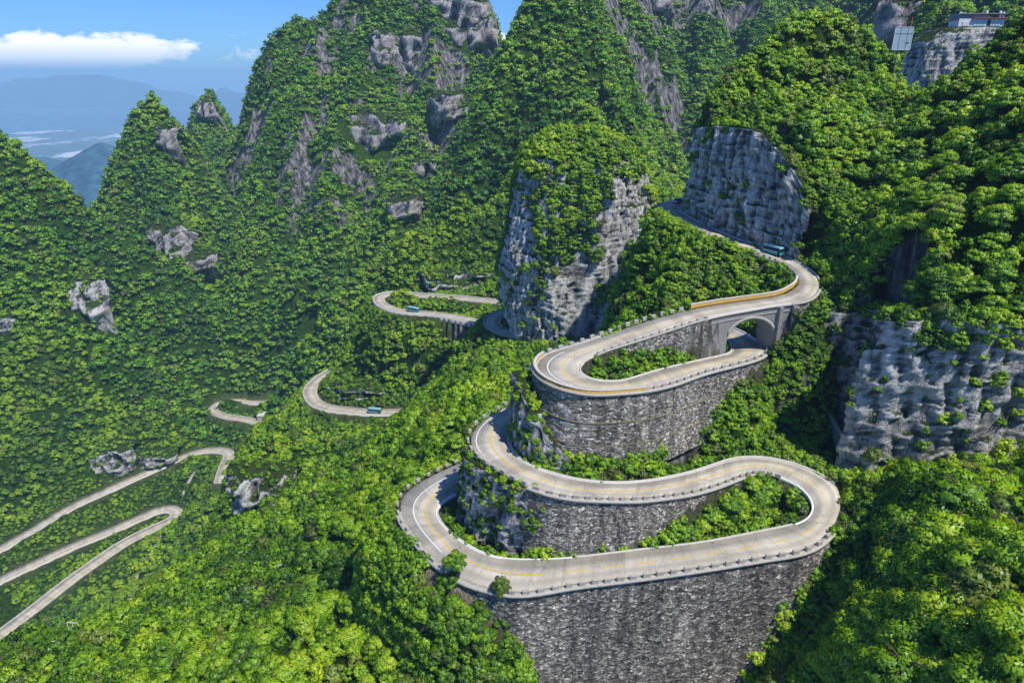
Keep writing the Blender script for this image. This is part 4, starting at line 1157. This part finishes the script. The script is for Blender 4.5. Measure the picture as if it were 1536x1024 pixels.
# shrubs rooted in the rock of tower, cliffs and faces
rb = []
for G, name in ROCKS:
    a = G[1:-1, 1:-1]; du = G[1:-1, 2:]-G[1:-1, :-2]; dv = G[2:, 1:-1]-G[:-2, 1:-1]
    nrm = np.cross(du, dv); A = np.linalg.norm(nrm, axis=2)/4; nz_ = np.abs(nrm[..., 2])/(np.linalg.norm(nrm, axis=2)+1e-9)
    dist = a[..., 1].mean()
    x, y, z = a[..., 0], a[..., 1], a[..., 2]
    if name == 'rock_tower':
        ppx, ppy = project(x, y, z)
        n = fbm(x/9, y/9, z/13, 3, 5)
        cover = .62*(nz_ > .38)+.0
        veg = ((ppx > 800+18*n) & (ppx < 915+30*n) & (ppy < 418+45*n)) | (ppy < 268+20*n) | ((ppx > 935) & (n > -.15))
        veg |= (y > 262) | ((ppx > 900) & (n > .12) & (ppy < 455))
        pr = np.where(veg, .20, .02*(n > .1)); pr = np.maximum(pr, .3*(nz_ > .6)*(ppy < 300))
        rr = (1.5, 2.7)
    elif name == 'rock_bastion':
        n = fbm(x/3, y/3, z/3, 3, 45); pr = np.where(n > .22, .12, .0)*(nz_ < .6); rr = (.4, 1.0)
    elif name == 'rock_bluff':
        n = fbm(x/2.2, y/2.2, z/2.2, 3, 45)
        pr = np.where(n > .02, .55, .06)+np.where(nz_ > .6, .8, 0); rr = (.35, 1.0)
    elif name == 'rock_cliff':
        n = fbm(x/5, y/5, z/4, 3, 15)
        pr = np.where(n > .28, .10, .004)+np.where(nz_ > .75, .5, 0); rr = (.55, 1.7)
        if dist < 125:
            ppx, ppy = project(x, y, z)
            pr = pr+np.where((ppx > 1330) & (ppy < 520+30*n), .35, 0)+np.where((n > .05) & (ppx > 1380), .12, 0)
    else:
        n = fbm(x/6, y/6, z/6, 3, 25); q = dist/250
        pr = (np.where(nz_ > .7, .25, 0)+np.where(n > .25, .08, .004))/max(q, .5)**1.2; rr = (.6*max(q,.8)**.6, 1.5*max(q,.8)**.6)
    if name in ('rock_cliff', 'rock_bluff'): pr = pr+np.zeros(A.shape); pr[-4:] = .5
    m = RNG.random(A.shape) < 1-np.exp(-pr*A)
    k = m.sum()
    if k: rb.append(np.stack([x[m], y[m], z[m]-.2, RNG.uniform(rr[0], rr[1], k), np.full(k, 0 if dist < 180 else (1 if dist < 420 else 2))], 1))
rb = np.concatenate(rb); print('rock shrubs', len(rb))
allp = np.concatenate([pts, rb]); isrock = np.concatenate([np.zeros(len(pts), bool), np.ones(len(rb), bool)])

# the 300 plants that show largest stand as trees of their own
ppx, ppy = project(allp[:, 0], allp[:, 1], allp[:, 2]+allp[:, 3])
dist = np.linalg.norm(allp[:, :3], axis=1)
infr = (ppx > -10) & (ppx < 1546) & (ppy > -10) & (ppy < 1040) & ~isrock
score = np.where(infr, allp[:, 3]/dist, -1)
order = np.argsort(-score)[:292]
single = np.zeros(len(allp), bool); single[order] = True

def tree(loc, r, kind, rz, label, group, name='broadleaf_tree', hz=1.0, lift=.62, tr=None):
    e = empty(name, loc, rz); tag(e, label, 'tree', group)
    c = bpy.data.objects.new('crown', NEARK[kind]); COL.objects.link(c); c.parent = e; c.location = (0, 0, r*lift); c.scale = (r, r, r*hz)
    t = bpy.data.objects.new('trunk', TRUNKS[kind % 3]); COL.objects.link(t); t.parent = e; t.scale = (r, r, r*(.8+lift*.6) if tr is None else tr)
    return e
def zone_label(px, py, r):
    sz = 'broad' if r > 2.6 else 'small'
    if px > 1100 and py > 690: return sz+' bright green leafy tree on the bank right of the tall dark wall', 'trees on the bank right of the tall dark wall'
    if px > 1180: return sz+' leafy tree on the steep hillside above the grey cliff', 'trees on the hillside above the grey cliff'
    if px < 840 and py > 830: return sz+' green leafy tree on the slope below the left bend of the lowest road', 'trees on the slope below the left bend'
    if px < 700: return sz+' bushy tree on the ridge left of the road loops', 'trees on the ridge left of the loops'
    if py > 690 and px > 930: return sz+' shrub tree on the green island between lowest road and middle loop', 'shrub trees on the island between the lower loops'
    if px > 1030 and 520 < py <= 690: return sz+' shrub tree on the slope between the middle loop and the top loop', 'shrub trees right of the bastion wall'
    if 860 < px < 1100 and 470 < py <= 570: return sz+' shrub on the planted island inside the top loop', 'shrubs inside the top loop'
    if py <= 470: return sz+' shrub tree on the slope beneath the uppermost road', 'shrub trees beneath the uppermost road'
    return sz+' shrub tree on the rough rock between the road loops', 'shrub trees on the rock between the loops'
for i in order:
    x, y, z, r, zn = allp[i]
    lb, gp = zone_label(ppx[i], ppy[i], r)
    tree((x, y, z), r, int(RNG.integers(5)), float(RNG.uniform(0, 6.28)), lb, gp, hz=float(RNG.uniform(.85, 1.15)))
# single trees one can point at
h = hit(684, 872); tree((h[0], h[1], h[2]-.1), 2.1, 1, .4, 'lone small tree with a visible trunk on bare soil beside the left bend', None, hz=1.15, lift=1.9, tr=2.6)
h = hit(752, 905); tree((h[0], h[1]-.5, h[2]), 1.7, 2, 1.4, 'pointed young tree standing against the left end of the tall dark wall', None, hz=1.7, lift=2.0, tr=3)
h = hit(1125, 738); tree((h[0], h[1], h[2]-.2), 2.0, 3, 2.4, 'rounded bright shrub tree reaching over the road edge on the island crest', None, hz=1.0, lift=.9)

for px_, py_, z_, r_, k_ in ((1268,812,-74,3.3,0),(1282,775,-73,3.6,3),(1290,735,-73,3.2,2),(1250,850,-78,3.2,4)):
    q = PZ(px_, py_, z_); tree(q, r_, k_, k_*1.3, 'large leafy tree pressed against the right bend of the lowest road', 'large trees beside the right bend', lift=.7)
# everything else is one wooded cover
rest = allp[~single]
kinds = bpy.data.collections.new('crown_kinds')
names = []
for zi, L in enumerate((MIDK+NEARK[:2], MIDK, FARK)):
    for k, me in enumerate(L):
        o = bpy.data.objects.new('crown_%d_%02d' % (zi, k), me); kinds.objects.link(o)
order_names = sorted(o.name for o in kinds.objects)
def forest(name, P, lab, cat):
    me = bpy.data.meshes.new(name); n = len(P)
    me.vertices.add(n); V = P[:, :3].copy(); V[:, 2] += P[:, 3]*.45
    me.vertices.foreach_set('co', V.ravel())
    idx = np.zeros(n, np.int32)
    d = np.linalg.norm(P[:, :3], axis=1)
    cnt = {0: 6, 1: 4, 2: 6}; st = {0: 0, 1: 6, 2: 10}
    for q in (0, 1, 2):
        m = P[:, 4] == q
        lim = cnt[q] if q else 6
        idx[m] = st[q]+RNG.integers(0, lim, m.sum())
    near = (P[:, 4] == 0) & (d > 120); idx[near] = RNG.integers(0, 4, near.sum())
    a = me.attributes.new('kind_index', 'INT', 'POINT'); a.data.foreach_set('value', idx)
    sc = np.stack([P[:, 3]*RNG.uniform(.9,1.12,n), P[:, 3]*RNG.uniform(.9,1.12,n), P[:, 3]*RNG.uniform(.72,1.4,n)], 1)
    a = me.attributes.new('size', 'FLOAT_VECTOR', 'POINT'); a.data.foreach_set('vector', sc.ravel())
    rot = np.stack([RNG.uniform(-.12,.12,n), RNG.uniform(-.12,.12,n), RNG.uniform(0,6.283,n)], 1)
    a = me.attributes.new('turn', 'FLOAT_VECTOR', 'POINT'); a.data.foreach_set('vector', rot.ravel())
    me.update()
    o = bpy.data.objects.new(name, me); COL.objects.link(o); tag(o, lab, cat, kind='stuff')
    ng = bpy.data.node_groups.new('wood', 'GeometryNodeTree')
    ng.interface.new_socket('Geometry', in_out='INPUT', socket_type='NodeSocketGeometry'); ng.interface.new_socket('Geometry', in_out='OUTPUT', socket_type='NodeSocketGeometry')
    N = ng.nodes; Lk = ng.links
    gi = N.new('NodeGroupInput'); go = N.new('NodeGroupOutput'); ip = N.new('GeometryNodeInstanceOnPoints'); ci = N.new('GeometryNodeCollectionInfo')
    ci.inputs[0].default_value = kinds; ci.inputs['Separate Children'].default_value = True; ci.inputs['Reset Children'].default_value = True
    def attr(nm, ty):
        nd = N.new('GeometryNodeInputNamedAttribute'); nd.data_type = ty; nd.inputs[0].default_value = nm; return nd.outputs[0]
    Lk.new(gi.outputs[0], ip.inputs['Points']); Lk.new(ci.outputs[0], ip.inputs['Instance']); ip.inputs['Pick Instance'].default_value = True
    Lk.new(attr('kind_index', 'INT'), ip.inputs['Instance Index']); Lk.new(attr('size', 'FLOAT_VECTOR'), ip.inputs['Scale'])
    er = N.new('FunctionNodeEulerToRotation'); Lk.new(attr('turn', 'FLOAT_VECTOR'), er.inputs[0]); Lk.new(er.outputs[0], ip.inputs['Rotation'])
    Lk.new(ip.outputs[0], go.inputs[0])
    md = o.modifiers.new('wood', 'NODES'); md.node_group = ng
    return o
far_m = rest[:, 4] >= 1
forest('forest', rest[far_m], 'unbroken green forest covering the steep mountains and valley sides', 'forest')
forest('undergrowth', rest[~far_m], 'dense leafy scrub filling the slopes around the road loops', 'scrub')
# ---------------------------------------------------------------- far country
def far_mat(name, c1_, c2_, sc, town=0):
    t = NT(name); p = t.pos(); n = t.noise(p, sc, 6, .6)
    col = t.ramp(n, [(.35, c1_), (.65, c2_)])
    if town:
        v = t.node('ShaderNodeTexVoronoi', {'Vector': p, 'Scale': .011}, feature='F1').outputs[0]
        m = t.ramp(t.noise(t.mapping(p, (1,.5,1)), .00075, 5, .65), [(.53, (0,0,0)), (.57, (1,1,1))])
        v2 = t.ramp(t.noise(p, .006, 4, .7), [(.40, (0,0,0)), (.55, (1,1,1))])
        col = t.mix(t.math('MULTIPLY', m, v2), col, (.85,.82,.80))
    return t.bsdf(col, .95, None, .05)
def far_hills(name, ridges, x0, x1, y0, y1, st, floor, mat, amp):
    xs = np.arange(x0, x1, st); ys = np.arange(y0, y1, st); X, Y = np.meshgrid(xs, ys)
    H = np.full(X.shape, floor-200.)
    w = fbm(X/(amp*9), Y/(amp*9), oct=4, seed=71)
    for pts_, s in ridges:
        P = [PY(*p) for p in pts_]
        for a, b in zip(P[:-1], P[1:]):
            a = np.array(a); b = np.array(b); ab = b[:2]-a[:2]; t = np.clip(((X-a[0])*ab[0]+(Y-a[1])*ab[1])/(ab@ab), 0, 1)
            d = np.hypot(X-a[0]-t*ab[0]+w*amp*2, Y-a[1]-t*ab[1]+w*amp)
            H = np.maximum(H, a[2]+(b[2]-a[2])*t-s*(np.sqrt(d*d+(amp*1.2)**2)-amp*1.2))
    H = H+fbm(X/(amp*5), Y/(amp*5), oct=5, seed=72, ridged=True)*amp*.5-amp*.3
    o = grid_obj(name, np.stack([X, Y, H], -1), mat); tag(o, kind='structure')
MH = far_mat('haze_tinted_hill', (.018,.06,.11), (.055,.13,.18), .02)  # woods with the blue of distance haze mixed into the base colour
MM = far_mat('haze_tinted_mountain', (.035,.075,.13), (.06,.10,.16), .002)  # aerial haze painted into the range's base colour as blue
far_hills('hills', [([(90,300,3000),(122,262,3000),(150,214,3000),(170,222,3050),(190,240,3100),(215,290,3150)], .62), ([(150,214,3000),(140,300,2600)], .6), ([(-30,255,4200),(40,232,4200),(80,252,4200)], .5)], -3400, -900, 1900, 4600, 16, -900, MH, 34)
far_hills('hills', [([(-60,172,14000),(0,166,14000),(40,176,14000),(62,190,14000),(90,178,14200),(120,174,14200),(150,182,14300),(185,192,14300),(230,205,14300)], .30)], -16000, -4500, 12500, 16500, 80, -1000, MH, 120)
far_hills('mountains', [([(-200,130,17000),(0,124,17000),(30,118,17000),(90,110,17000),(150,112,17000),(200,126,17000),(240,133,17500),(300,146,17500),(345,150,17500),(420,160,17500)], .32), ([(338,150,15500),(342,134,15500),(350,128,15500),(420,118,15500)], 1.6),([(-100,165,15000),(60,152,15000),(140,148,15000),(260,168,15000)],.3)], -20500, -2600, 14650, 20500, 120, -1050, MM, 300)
gm = far_mat('valley_fields', (.03,.06,.02), (.08,.10,.05), .004, 1)
g = 90000
o = new_obj('ground', [(-g,-g,-1000),(g,-g,-1000),(g,g,-1000),(-g,g,-1000)], [(0,1,2,3)], gm); tag(o, kind='structure')

# haze: thin air glow over the whole country
t = NT('summer_haze')
sg = 1/11500.
hz = (.24,.46,.82)
ab = t.node('ShaderNodeVolumeAbsorption', {0: (0,0,0,1), 1: sg}); em = t.node('ShaderNodeEmission', {0: (*hz, 1), 1: sg*1.0})
ad = t.node('ShaderNodeAddShader', {0: ab.outputs[0], 1: em.outputs[0]}); t.t.links.new(ad.outputs[0], t.out.inputs['Volume'])
mb = MB(); mb.box((0, 10000, -430), (60000, 60000, 1150)); hzo = mb.build('haze', t.m); tag(hzo, 'thin blue haze lying over the valleys', 'haze', kind='stuff')

# ---------------------------------------------------------------- vehicles
def vmat(name, c, rough=.35, metal=.2): return mat_plain(name, c, rough, metal, .05)
M_TEAL = vmat('teal_bus_paint', (.02,.30,.34)); M_ROOF = vmat('pale_bus_roof', (.30,.55,.60)); M_GLASS = vmat('dark_window_glass', (.02,.035,.05), .1, .4); M_TYRE = mat_plain('tyre_rubber', (.015,.015,.015), .9)
M_LAMP = vmat('lamp_glass', (.8,.8,.75), .2, 0); M_SIL = vmat('silver_paint', (.32,.34,.37), .3, .4); M_RIM = vmat('steel_rim', (.4,.4,.4), .4, .8)
def wheels(root, xs_, w, r):
    for x in xs_:
        for s in (-1, 1):
            m = MB().tube((0,-.13,0), (0,.13,0), r, r, 16).build('wheel', M_TYRE, root, loc=(x, s*(w/2-.12), r))
            MB().tube((0,s*.10,0), (0,s*.145,0), r*.55, r*.55, 12).build('rim', M_RIM, m)
def bus(loc, rz, label):
    root = empty('bus', loc, rz); tag(root, label, 'bus')
    L, W = 8.4, 2.4
    mb = MB(); mb.box((0,0,1.05), (L,W,1.35)); mb.box((0,0,2.05), (L*.985,W*.97,.7), taper=.97); mb.build('body', M_TEAL, root, bevel=.12)
    MB().box((0,0,2.62), (L*.97,W*.94,.42), taper=.9).build('roof', M_ROOF, root, bevel=.1)
    MB().box((-.6,0,2.95), (2.2,1.5,.26), taper=.9).build('roof_unit', M_ROOF, root, bevel=.05)
    for s in (-1, 1):
        for k in range(5):
            MB().box((-3.1+k*1.42, s*(W/2+.005), 1.98), (1.26,.05,.78)).build('window', M_GLASS, root)
        MB().box((0, s*(W/2+.012), 1.2), (L*.9,.03,.16)).build('side_stripe', M_WHI, root)
        MB().box((L/2+.02, s*.85, .8), (.06,.34,.22)).build('headlight', M_LAMP, root)
        MB().box((L/2+.1, s*(W/2+.14), 2.2), (.12,.2,.42)).build('mirror', M_TYRE, root)
    MB().box((L/2+.005,0,1.95), (.06,2.05,1.0)).build('windscreen', M_GLASS, root); MB().box((-L/2-.005,0,2.0), (.06,1.9,.75)).build('rear_window', M_GLASS, root)
    MB().box((3.55, -W/2-.02, 1.25), (.9,.05,1.7)).build('door', M_GLASS, root)
    wheels(root, (-2.5, 2.6), W, .46)
    return root
def on_road(r, px, py, off_=0.0):
    q = np.array([project(*p) for p in r.C]); i = np.argmin(np.hypot(q[:, 0]-px, q[:, 1]-py)); i = min(max(i, 1), len(r.C)-2)
    T = r.C[i+1]-r.C[i-1]; a = math.atan2(T[1], T[0]); p = r.C[i]+(r.I[i]-r.C[i])*off_
    return (p[0], p[1], p[2]+.03), a
l, a = on_road(ru, 1156, 383, .35); bus(l, a+math.pi, 'teal bus with pale roof on the uppermost road below the grey cliff').scale = (.62,.8,.78)
l, a = on_road(road_c, 620, 469, .2); bus(l, a, 'teal bus on the narrow valley road above the round green hill').scale = (.85,.9,.9)
l, a = on_road(road_d, 565, 616, .2); bus(l, a, 'pale topped teal bus at the foot of the round green hill').scale = (.8,.9,.9)
def car(loc, rz, label):
    root = empty('car', loc, rz); tag(root, label, 'car')
    mb = MB(); mb.box((0,0,.62), (4.3,1.75,.62), taper=.95); mb.build('body', M_SIL, root, bevel=.12)
    MB().box((-.2,0,1.16), (2.3,1.5,.5), taper=.78).build('cabin_glass', M_GLASS, root, bevel=.06); MB().box((-.2,0,1.44), (1.75,1.15,.07)).build('roof', M_SIL, root, bevel=.03)
    for s in (-1, 1): MB().box((2.1,s*.6,.72), (.08,.3,.14)).build('headlight', M_LAMP, root)
    wheels(root, (-1.3,1.35), 1.7, .32)
l, a = on_road(ru, 1014, 300, .1); car(l, a, 'small silver car on the far bend of the uppermost road')

# ---------------------------------------------------------------- sign board and hilltop building
M_PAN = vmat('pale_blue_panel', (.42,.53,.62), .4, .1); M_STEEL = vmat('steel', (.3,.3,.3), .5, .6); M_RED = mat_plain('red_mast', (.5,.08,.04), .6); M_WALL = mat_plain('white_plaster', (.72,.72,.74), .8, 0, .08); M_DARK = mat_plain('dark_opening', (.03,.035,.045), .6)
M_WIN = mat_plain('curtained_window', (.62,.68,.76), .3, 0, .1)
M_GREY = mat_plain('grey_roof', (.22,.24,.28), .8)
Ys = 232
bc = np.array(PY(1354, 58, Ys)); top = PY(1354, 41, Ys)[2]; bot_ = PY(1354, 75, Ys)[2]; gz = height_at(bc[0], bc[1]); gz = float(min(gz, PY(1354,104,Ys)[2]))
root = empty('sign_board', (bc[0], bc[1], gz)); tag(root, 'pale square panel board on tall steel posts against the dark gorge', 'sign')
Hb = top-bot_; Wb = Hb*.86; cz = (top+bot_)/2-gz
rb_ = Matrix.Rotation(0, 3, 'Z')
MB().box((0,0,cz), (Wb,.25,Hb)).build('panel', M_PAN, root, bevel=.03)
for x_ in (-.18, .22): MB().box((x_*Wb, -.16, cz), (.13,.06,Hb*.98)).build('panel_rib', M_STEEL, root)
MB().box((0, -.165, cz+.22*Hb), (Wb*.98,.06,.12)).build('panel_rib', M_STEEL, root)
MB().box((.28*Wb, -.2, cz-.18*Hb), (Wb*.16,.08,.22)).build('bracket', M_DARK, root)
for sx, sz, w_, h_ in ((0,.5,1.02,.06),(0,-.5,1.02,.06)): MB().box((0,-.02,cz+sz*Hb), (Wb*w_,.34,.16)).build('frame', M_WALL, root)
for sx in (-.5,.5): MB().box((sx*Wb,-.02,cz), (.16,.34,Hb)).build('frame', M_WALL, root)
for x_ in (-.12, .3): MB().tube((x_*Wb,.3,-3), (x_*Wb,.3,cz), .14).build('post', M_STEEL, root)
MB().tube((.36*Wb,.35,cz+Hb*.3), (.36*Wb,.35,cz+Hb*.95), .16).build('mast', M_RED, root)
Yb = 256
A_ = np.array(PY(1442, 37, Yb)); B_ = np.array(PY(1510, 40, Yb)); hh = PY(1460,15,Yb)[2]-PY(1460,37,Yb)[2]; W_ = B_[0]-A_[0]
root = empty('pavilion', (A_[0], Yb+1.5, bzt-.4)); tag(root, 'small flat roofed white building on top of the grey rock bastion', 'building')
MB().box((W_*.5, 3.2, hh*.28-.5), (W_, 6, hh*.55+1)).build('wall', M_WALL, root)
MB().box((W_*.30, 3.2, hh*.66), (W_*.62, 5.6, hh*.42)).build('upper_wall', M_GREY, root)
MB().box((W_*.52, 3.0, hh*.90), (W_*1.02, 6.6, .3)).build('roof', M_GREY, root)
MB().box((W_*.66, 2.9, hh*.60), (W_*.78, 7.0, .22)).build('lower_roof', M_RED, root)
for k, (x_, w_) in enumerate(((.40,.13),(.54,.12),(.74,.08),(.86,.1))):
    f_ = MB().box((W_*x_, .14, hh*.27), (W_*w_, .12, hh*.42)).build('window', M_WIN, root); MB().box((W_*x_, .06, hh*.27), (.09,.08,hh*.42)).build('frame', M_STEEL, f_)
MB().box((W_*.66, .15, hh*.25), (W_*.07,.1,hh*.45)).build('door', M_DARK, root)
for x_, h_ in ((.02,1.0),(.60,1.2),(.90,1.15),(.97,1.0)): MB().box((W_*x_, 1.0, hh*(.45+h_*.3)), (.9,.9,hh*h_*.55), taper=.6).build('ridge_ornament', M_WALL, root)
MB().box((W_*.16, .12, hh*.2), (W_*.14,.2,hh*.3)).build('balustrade', M_WALL, root)

# roadside platforms, rails
def slab(px0, px1, py, z, name, label, cat, d=7, hgt=2.0):
    a = PZ(px0, py, z); b = PZ(px1, py, z); root = empty(name, ((a[0]+b[0])/2, a[1], z-hgt)); tag(root, label, cat)
    MB().box((0,0,hgt/2), (b[0]-a[0], d, hgt)).build('plinth', M_CON, root, bevel=.1)
    MB().box((0,0,hgt+.12), (b[0]-a[0]+.5, d+.5, .24)).build('deck', M_CONL, root, bevel=.05)
    return root
slab(576, 602, 624, -157.3, 'viewing_platform', 'flat concrete lay-by platform beside the bus at the foot of the green hill', 'platform', 5, 3)
slab(388, 404, 620, -250, 'viewing_platform', 'pale concrete platform beside the small valley bend', 'platform', 9, 4)
def rail(px, py, n, label, hgt=1.6, sp=1.3):
    h = hit(px, py); root = empty('handrail', tuple(h)); tag(root, label, 'handrail')
    lift = 2.6
    for k in range(n): MB().tube((k*sp,0,-1), (k*sp,0,lift+hgt+(k % 2)*.3), .09, .09, 6).build('post', M_WALL, root)
    MB().tube((0,0,lift+hgt), ((n-1)*sp,0,lift+hgt*.8), .07, .07, 6).build('top_bar', M_WALL, root)
rail(106, 952, 3, 'pair of short white posts rising from the trees at the lower left')
rail(420, 868, 4, 'white pipe handrail among the trees below the left ridge')

# thin earth footpaths on the valley side
def footpath(rows, w):
    P = []
    for px, py in rows:
        h = hit(px, py)
        if h is not None: P.append(h)
    C = smooth_line(resample(np.array(P), 2.0), 3); T = np.gradient(C, axis=0)[:, :2]; T /= np.linalg.norm(T, axis=1)[:, None]+1e-9
    N = np.stack([-T[:, 1], T[:, 0], 0*T[:, 0]], 1)*w/2
    A, B = C+N, C-N
    for E in (A, B): E[:, 2] = np.maximum(height_at(E[:, 0], E[:, 1]), C[:, 2]-.5)+.5
    o = grid_obj('footpath', np.stack([A, B]), M_CON, uv=None); tag(o, kind='structure'); return C
footpath([(297,702),(290,716),(282,730),(273,748)], 2.4)
footpath([(244,800),(236,815),(226,832),(214,848),(203,868),(196,888),(195,905)], 2.6)
# diagonal stone channel wall between the bridge and the middle loop
rows_ = [PY(1188,488,146), PY(1196,520,143), PY(1210,556,138), PY(1228,594,132), PY(1246,628,126), PY(1262,655,120)]
C = resample(np.array(rows_), .8)
root = empty('stone_channel', tuple(C[len(C)//2])); tag(root, 'sloping grey stone channel wall running down from the bridge beside the dark gully', 'wall')
for k, (nm, mt, prof) in enumerate((('side_wall', M_CONB, ((0,-6),(0,0),(.7,0),(.7,-6))), ('coping', M_CON, ((-.15,0.01),(-.15,.25),(.85,.25),(.85,.01))))):
    G = np.stack([C+np.array([o_, 0, h_]) for o_, h_ in prof]); ob = grid_obj(nm, G, mt, root, False, np.zeros((*G.shape[:2], 2))); ob.location = -root.location
# rock pillar under the right end of the bridge
P0 = PY(1197, 500, 140)
# ---------------------------------------------------------------- camera, sun, sky
cam = bpy.data.cameras.new('camera'); cam.lens = 24; cam.sensor_width = 36; cam.clip_start = .5; cam.clip_end = 200000
co = bpy.data.objects.new('camera', cam); COL.objects.link(co); co.rotation_euler = (R(90)-PITCH, 0, 0); scene.camera = co
SUN = Vector((.42, -.38, 1.0)).normalized()
sun = bpy.data.lights.new('sun', 'SUN'); sun.energy = 5.0; sun.angle = R(.53); sun.color = (1, .95, .86)
so = bpy.data.objects.new('sun', sun); COL.objects.link(so); so.rotation_euler = SUN.to_track_quat('Z', 'Y').to_euler()
w = bpy.data.worlds.new('World'); scene.world = w; w.use_nodes = True; nt = w.node_tree; nt.nodes.clear()
class WT(NT):
    def __init__(s, t): s.t = t; s.n = t.nodes
W = WT(nt); out = W.node('ShaderNodeOutputWorld')
sky = W.node('ShaderNodeTexSky', sky_type='NISHITA', sun_disc=False); sky.sun_elevation = math.asin(SUN.z); sky.sun_rotation = math.atan2(SUN.x, SUN.y); sky.altitude = 1200; sky.air_density = 1.0; sky.dust_density = .6; sky.ozone_density = 2.5
d = W.node('ShaderNodeTexCoord').outputs['Generated']; sx = W.node('ShaderNodeSeparateXYZ', {0: d})
yy = W.math('MAXIMUM', W.math('ABSOLUTE', sx.outputs[1]), .05)
A = W.math('DIVIDE', sx.outputs[0], yy); E = W.math('DIVIDE', sx.outputs[2], yy)
v = W.node('ShaderNodeCombineXYZ', {0: W.math('MULTIPLY', A, 13.0), 1: W.math('MULTIPLY', E, 34.0), 2: sx.outputs[1]}).outputs[0]
n1_ = W.noise(v, 1.0, 8, .60, .35)
puff = W.noise(v, 3.2, 4, .55)
band = W.ramp(E, [(0.0, (0,0,0)), (.010, (.62,.62,.62)), (.022, (1,1,1)), (.038, (.80,.80,.80)), (.062, (0,0,0))])
edge = W.ramp(W.math('ADD', A, 1.0), [(.12, (1,1,1)), (.50, (1,1,1)), (.585, (.35,.35,.35)), (.66, (.22,.22,.22)), (1, (.55,.55,.55))])
f = W.math('ADD', W.math('MULTIPLY', n1_, .62), W.math('MULTIPLY', puff, .24)); f = W.math('ADD', f, W.math('MULTIPLY', W.math('MULTIPLY', band, edge), .42))
cl = W.ramp(f, [(.575, (0,0,0)), (.635, (.6,.6,.6)), (.70, (1,1,1))])
cl = W.math('MULTIPLY', cl, W.ramp(E, [(0, (.3,.3,.3)), (.02, (.9,.9,.9)), (.05, (1,1,1))]))
cc = W.mix(W.ramp(E, [(.005, (0,0,0)), (.045, (1,1,1))]), (7.5,8.5,10), (13.5,13.2,13))
tint = W.mix(1.0, sky.outputs[0], (.44,.80,1.36), 'MULTIPLY')
col = W.mix(cl, tint, cc)
bg = W.node('ShaderNodeBackground', {0: col, 1: .105}); nt.links.new(bg.outputs[0], out.inputs[0])
scene.view_settings.view_transform = 'Standard'; scene.view_settings.look = 'None'; scene.view_settings.exposure = 0
scene.cycles.use_denoising = True
scene.cycles.max_bounces = 5; scene.cycles.diffuse_bounces = 2; scene.cycles.transmission_bounces = 3; scene.cycles.volume_bounces = 0; scene.cycles.transparent_max_bounces = 4
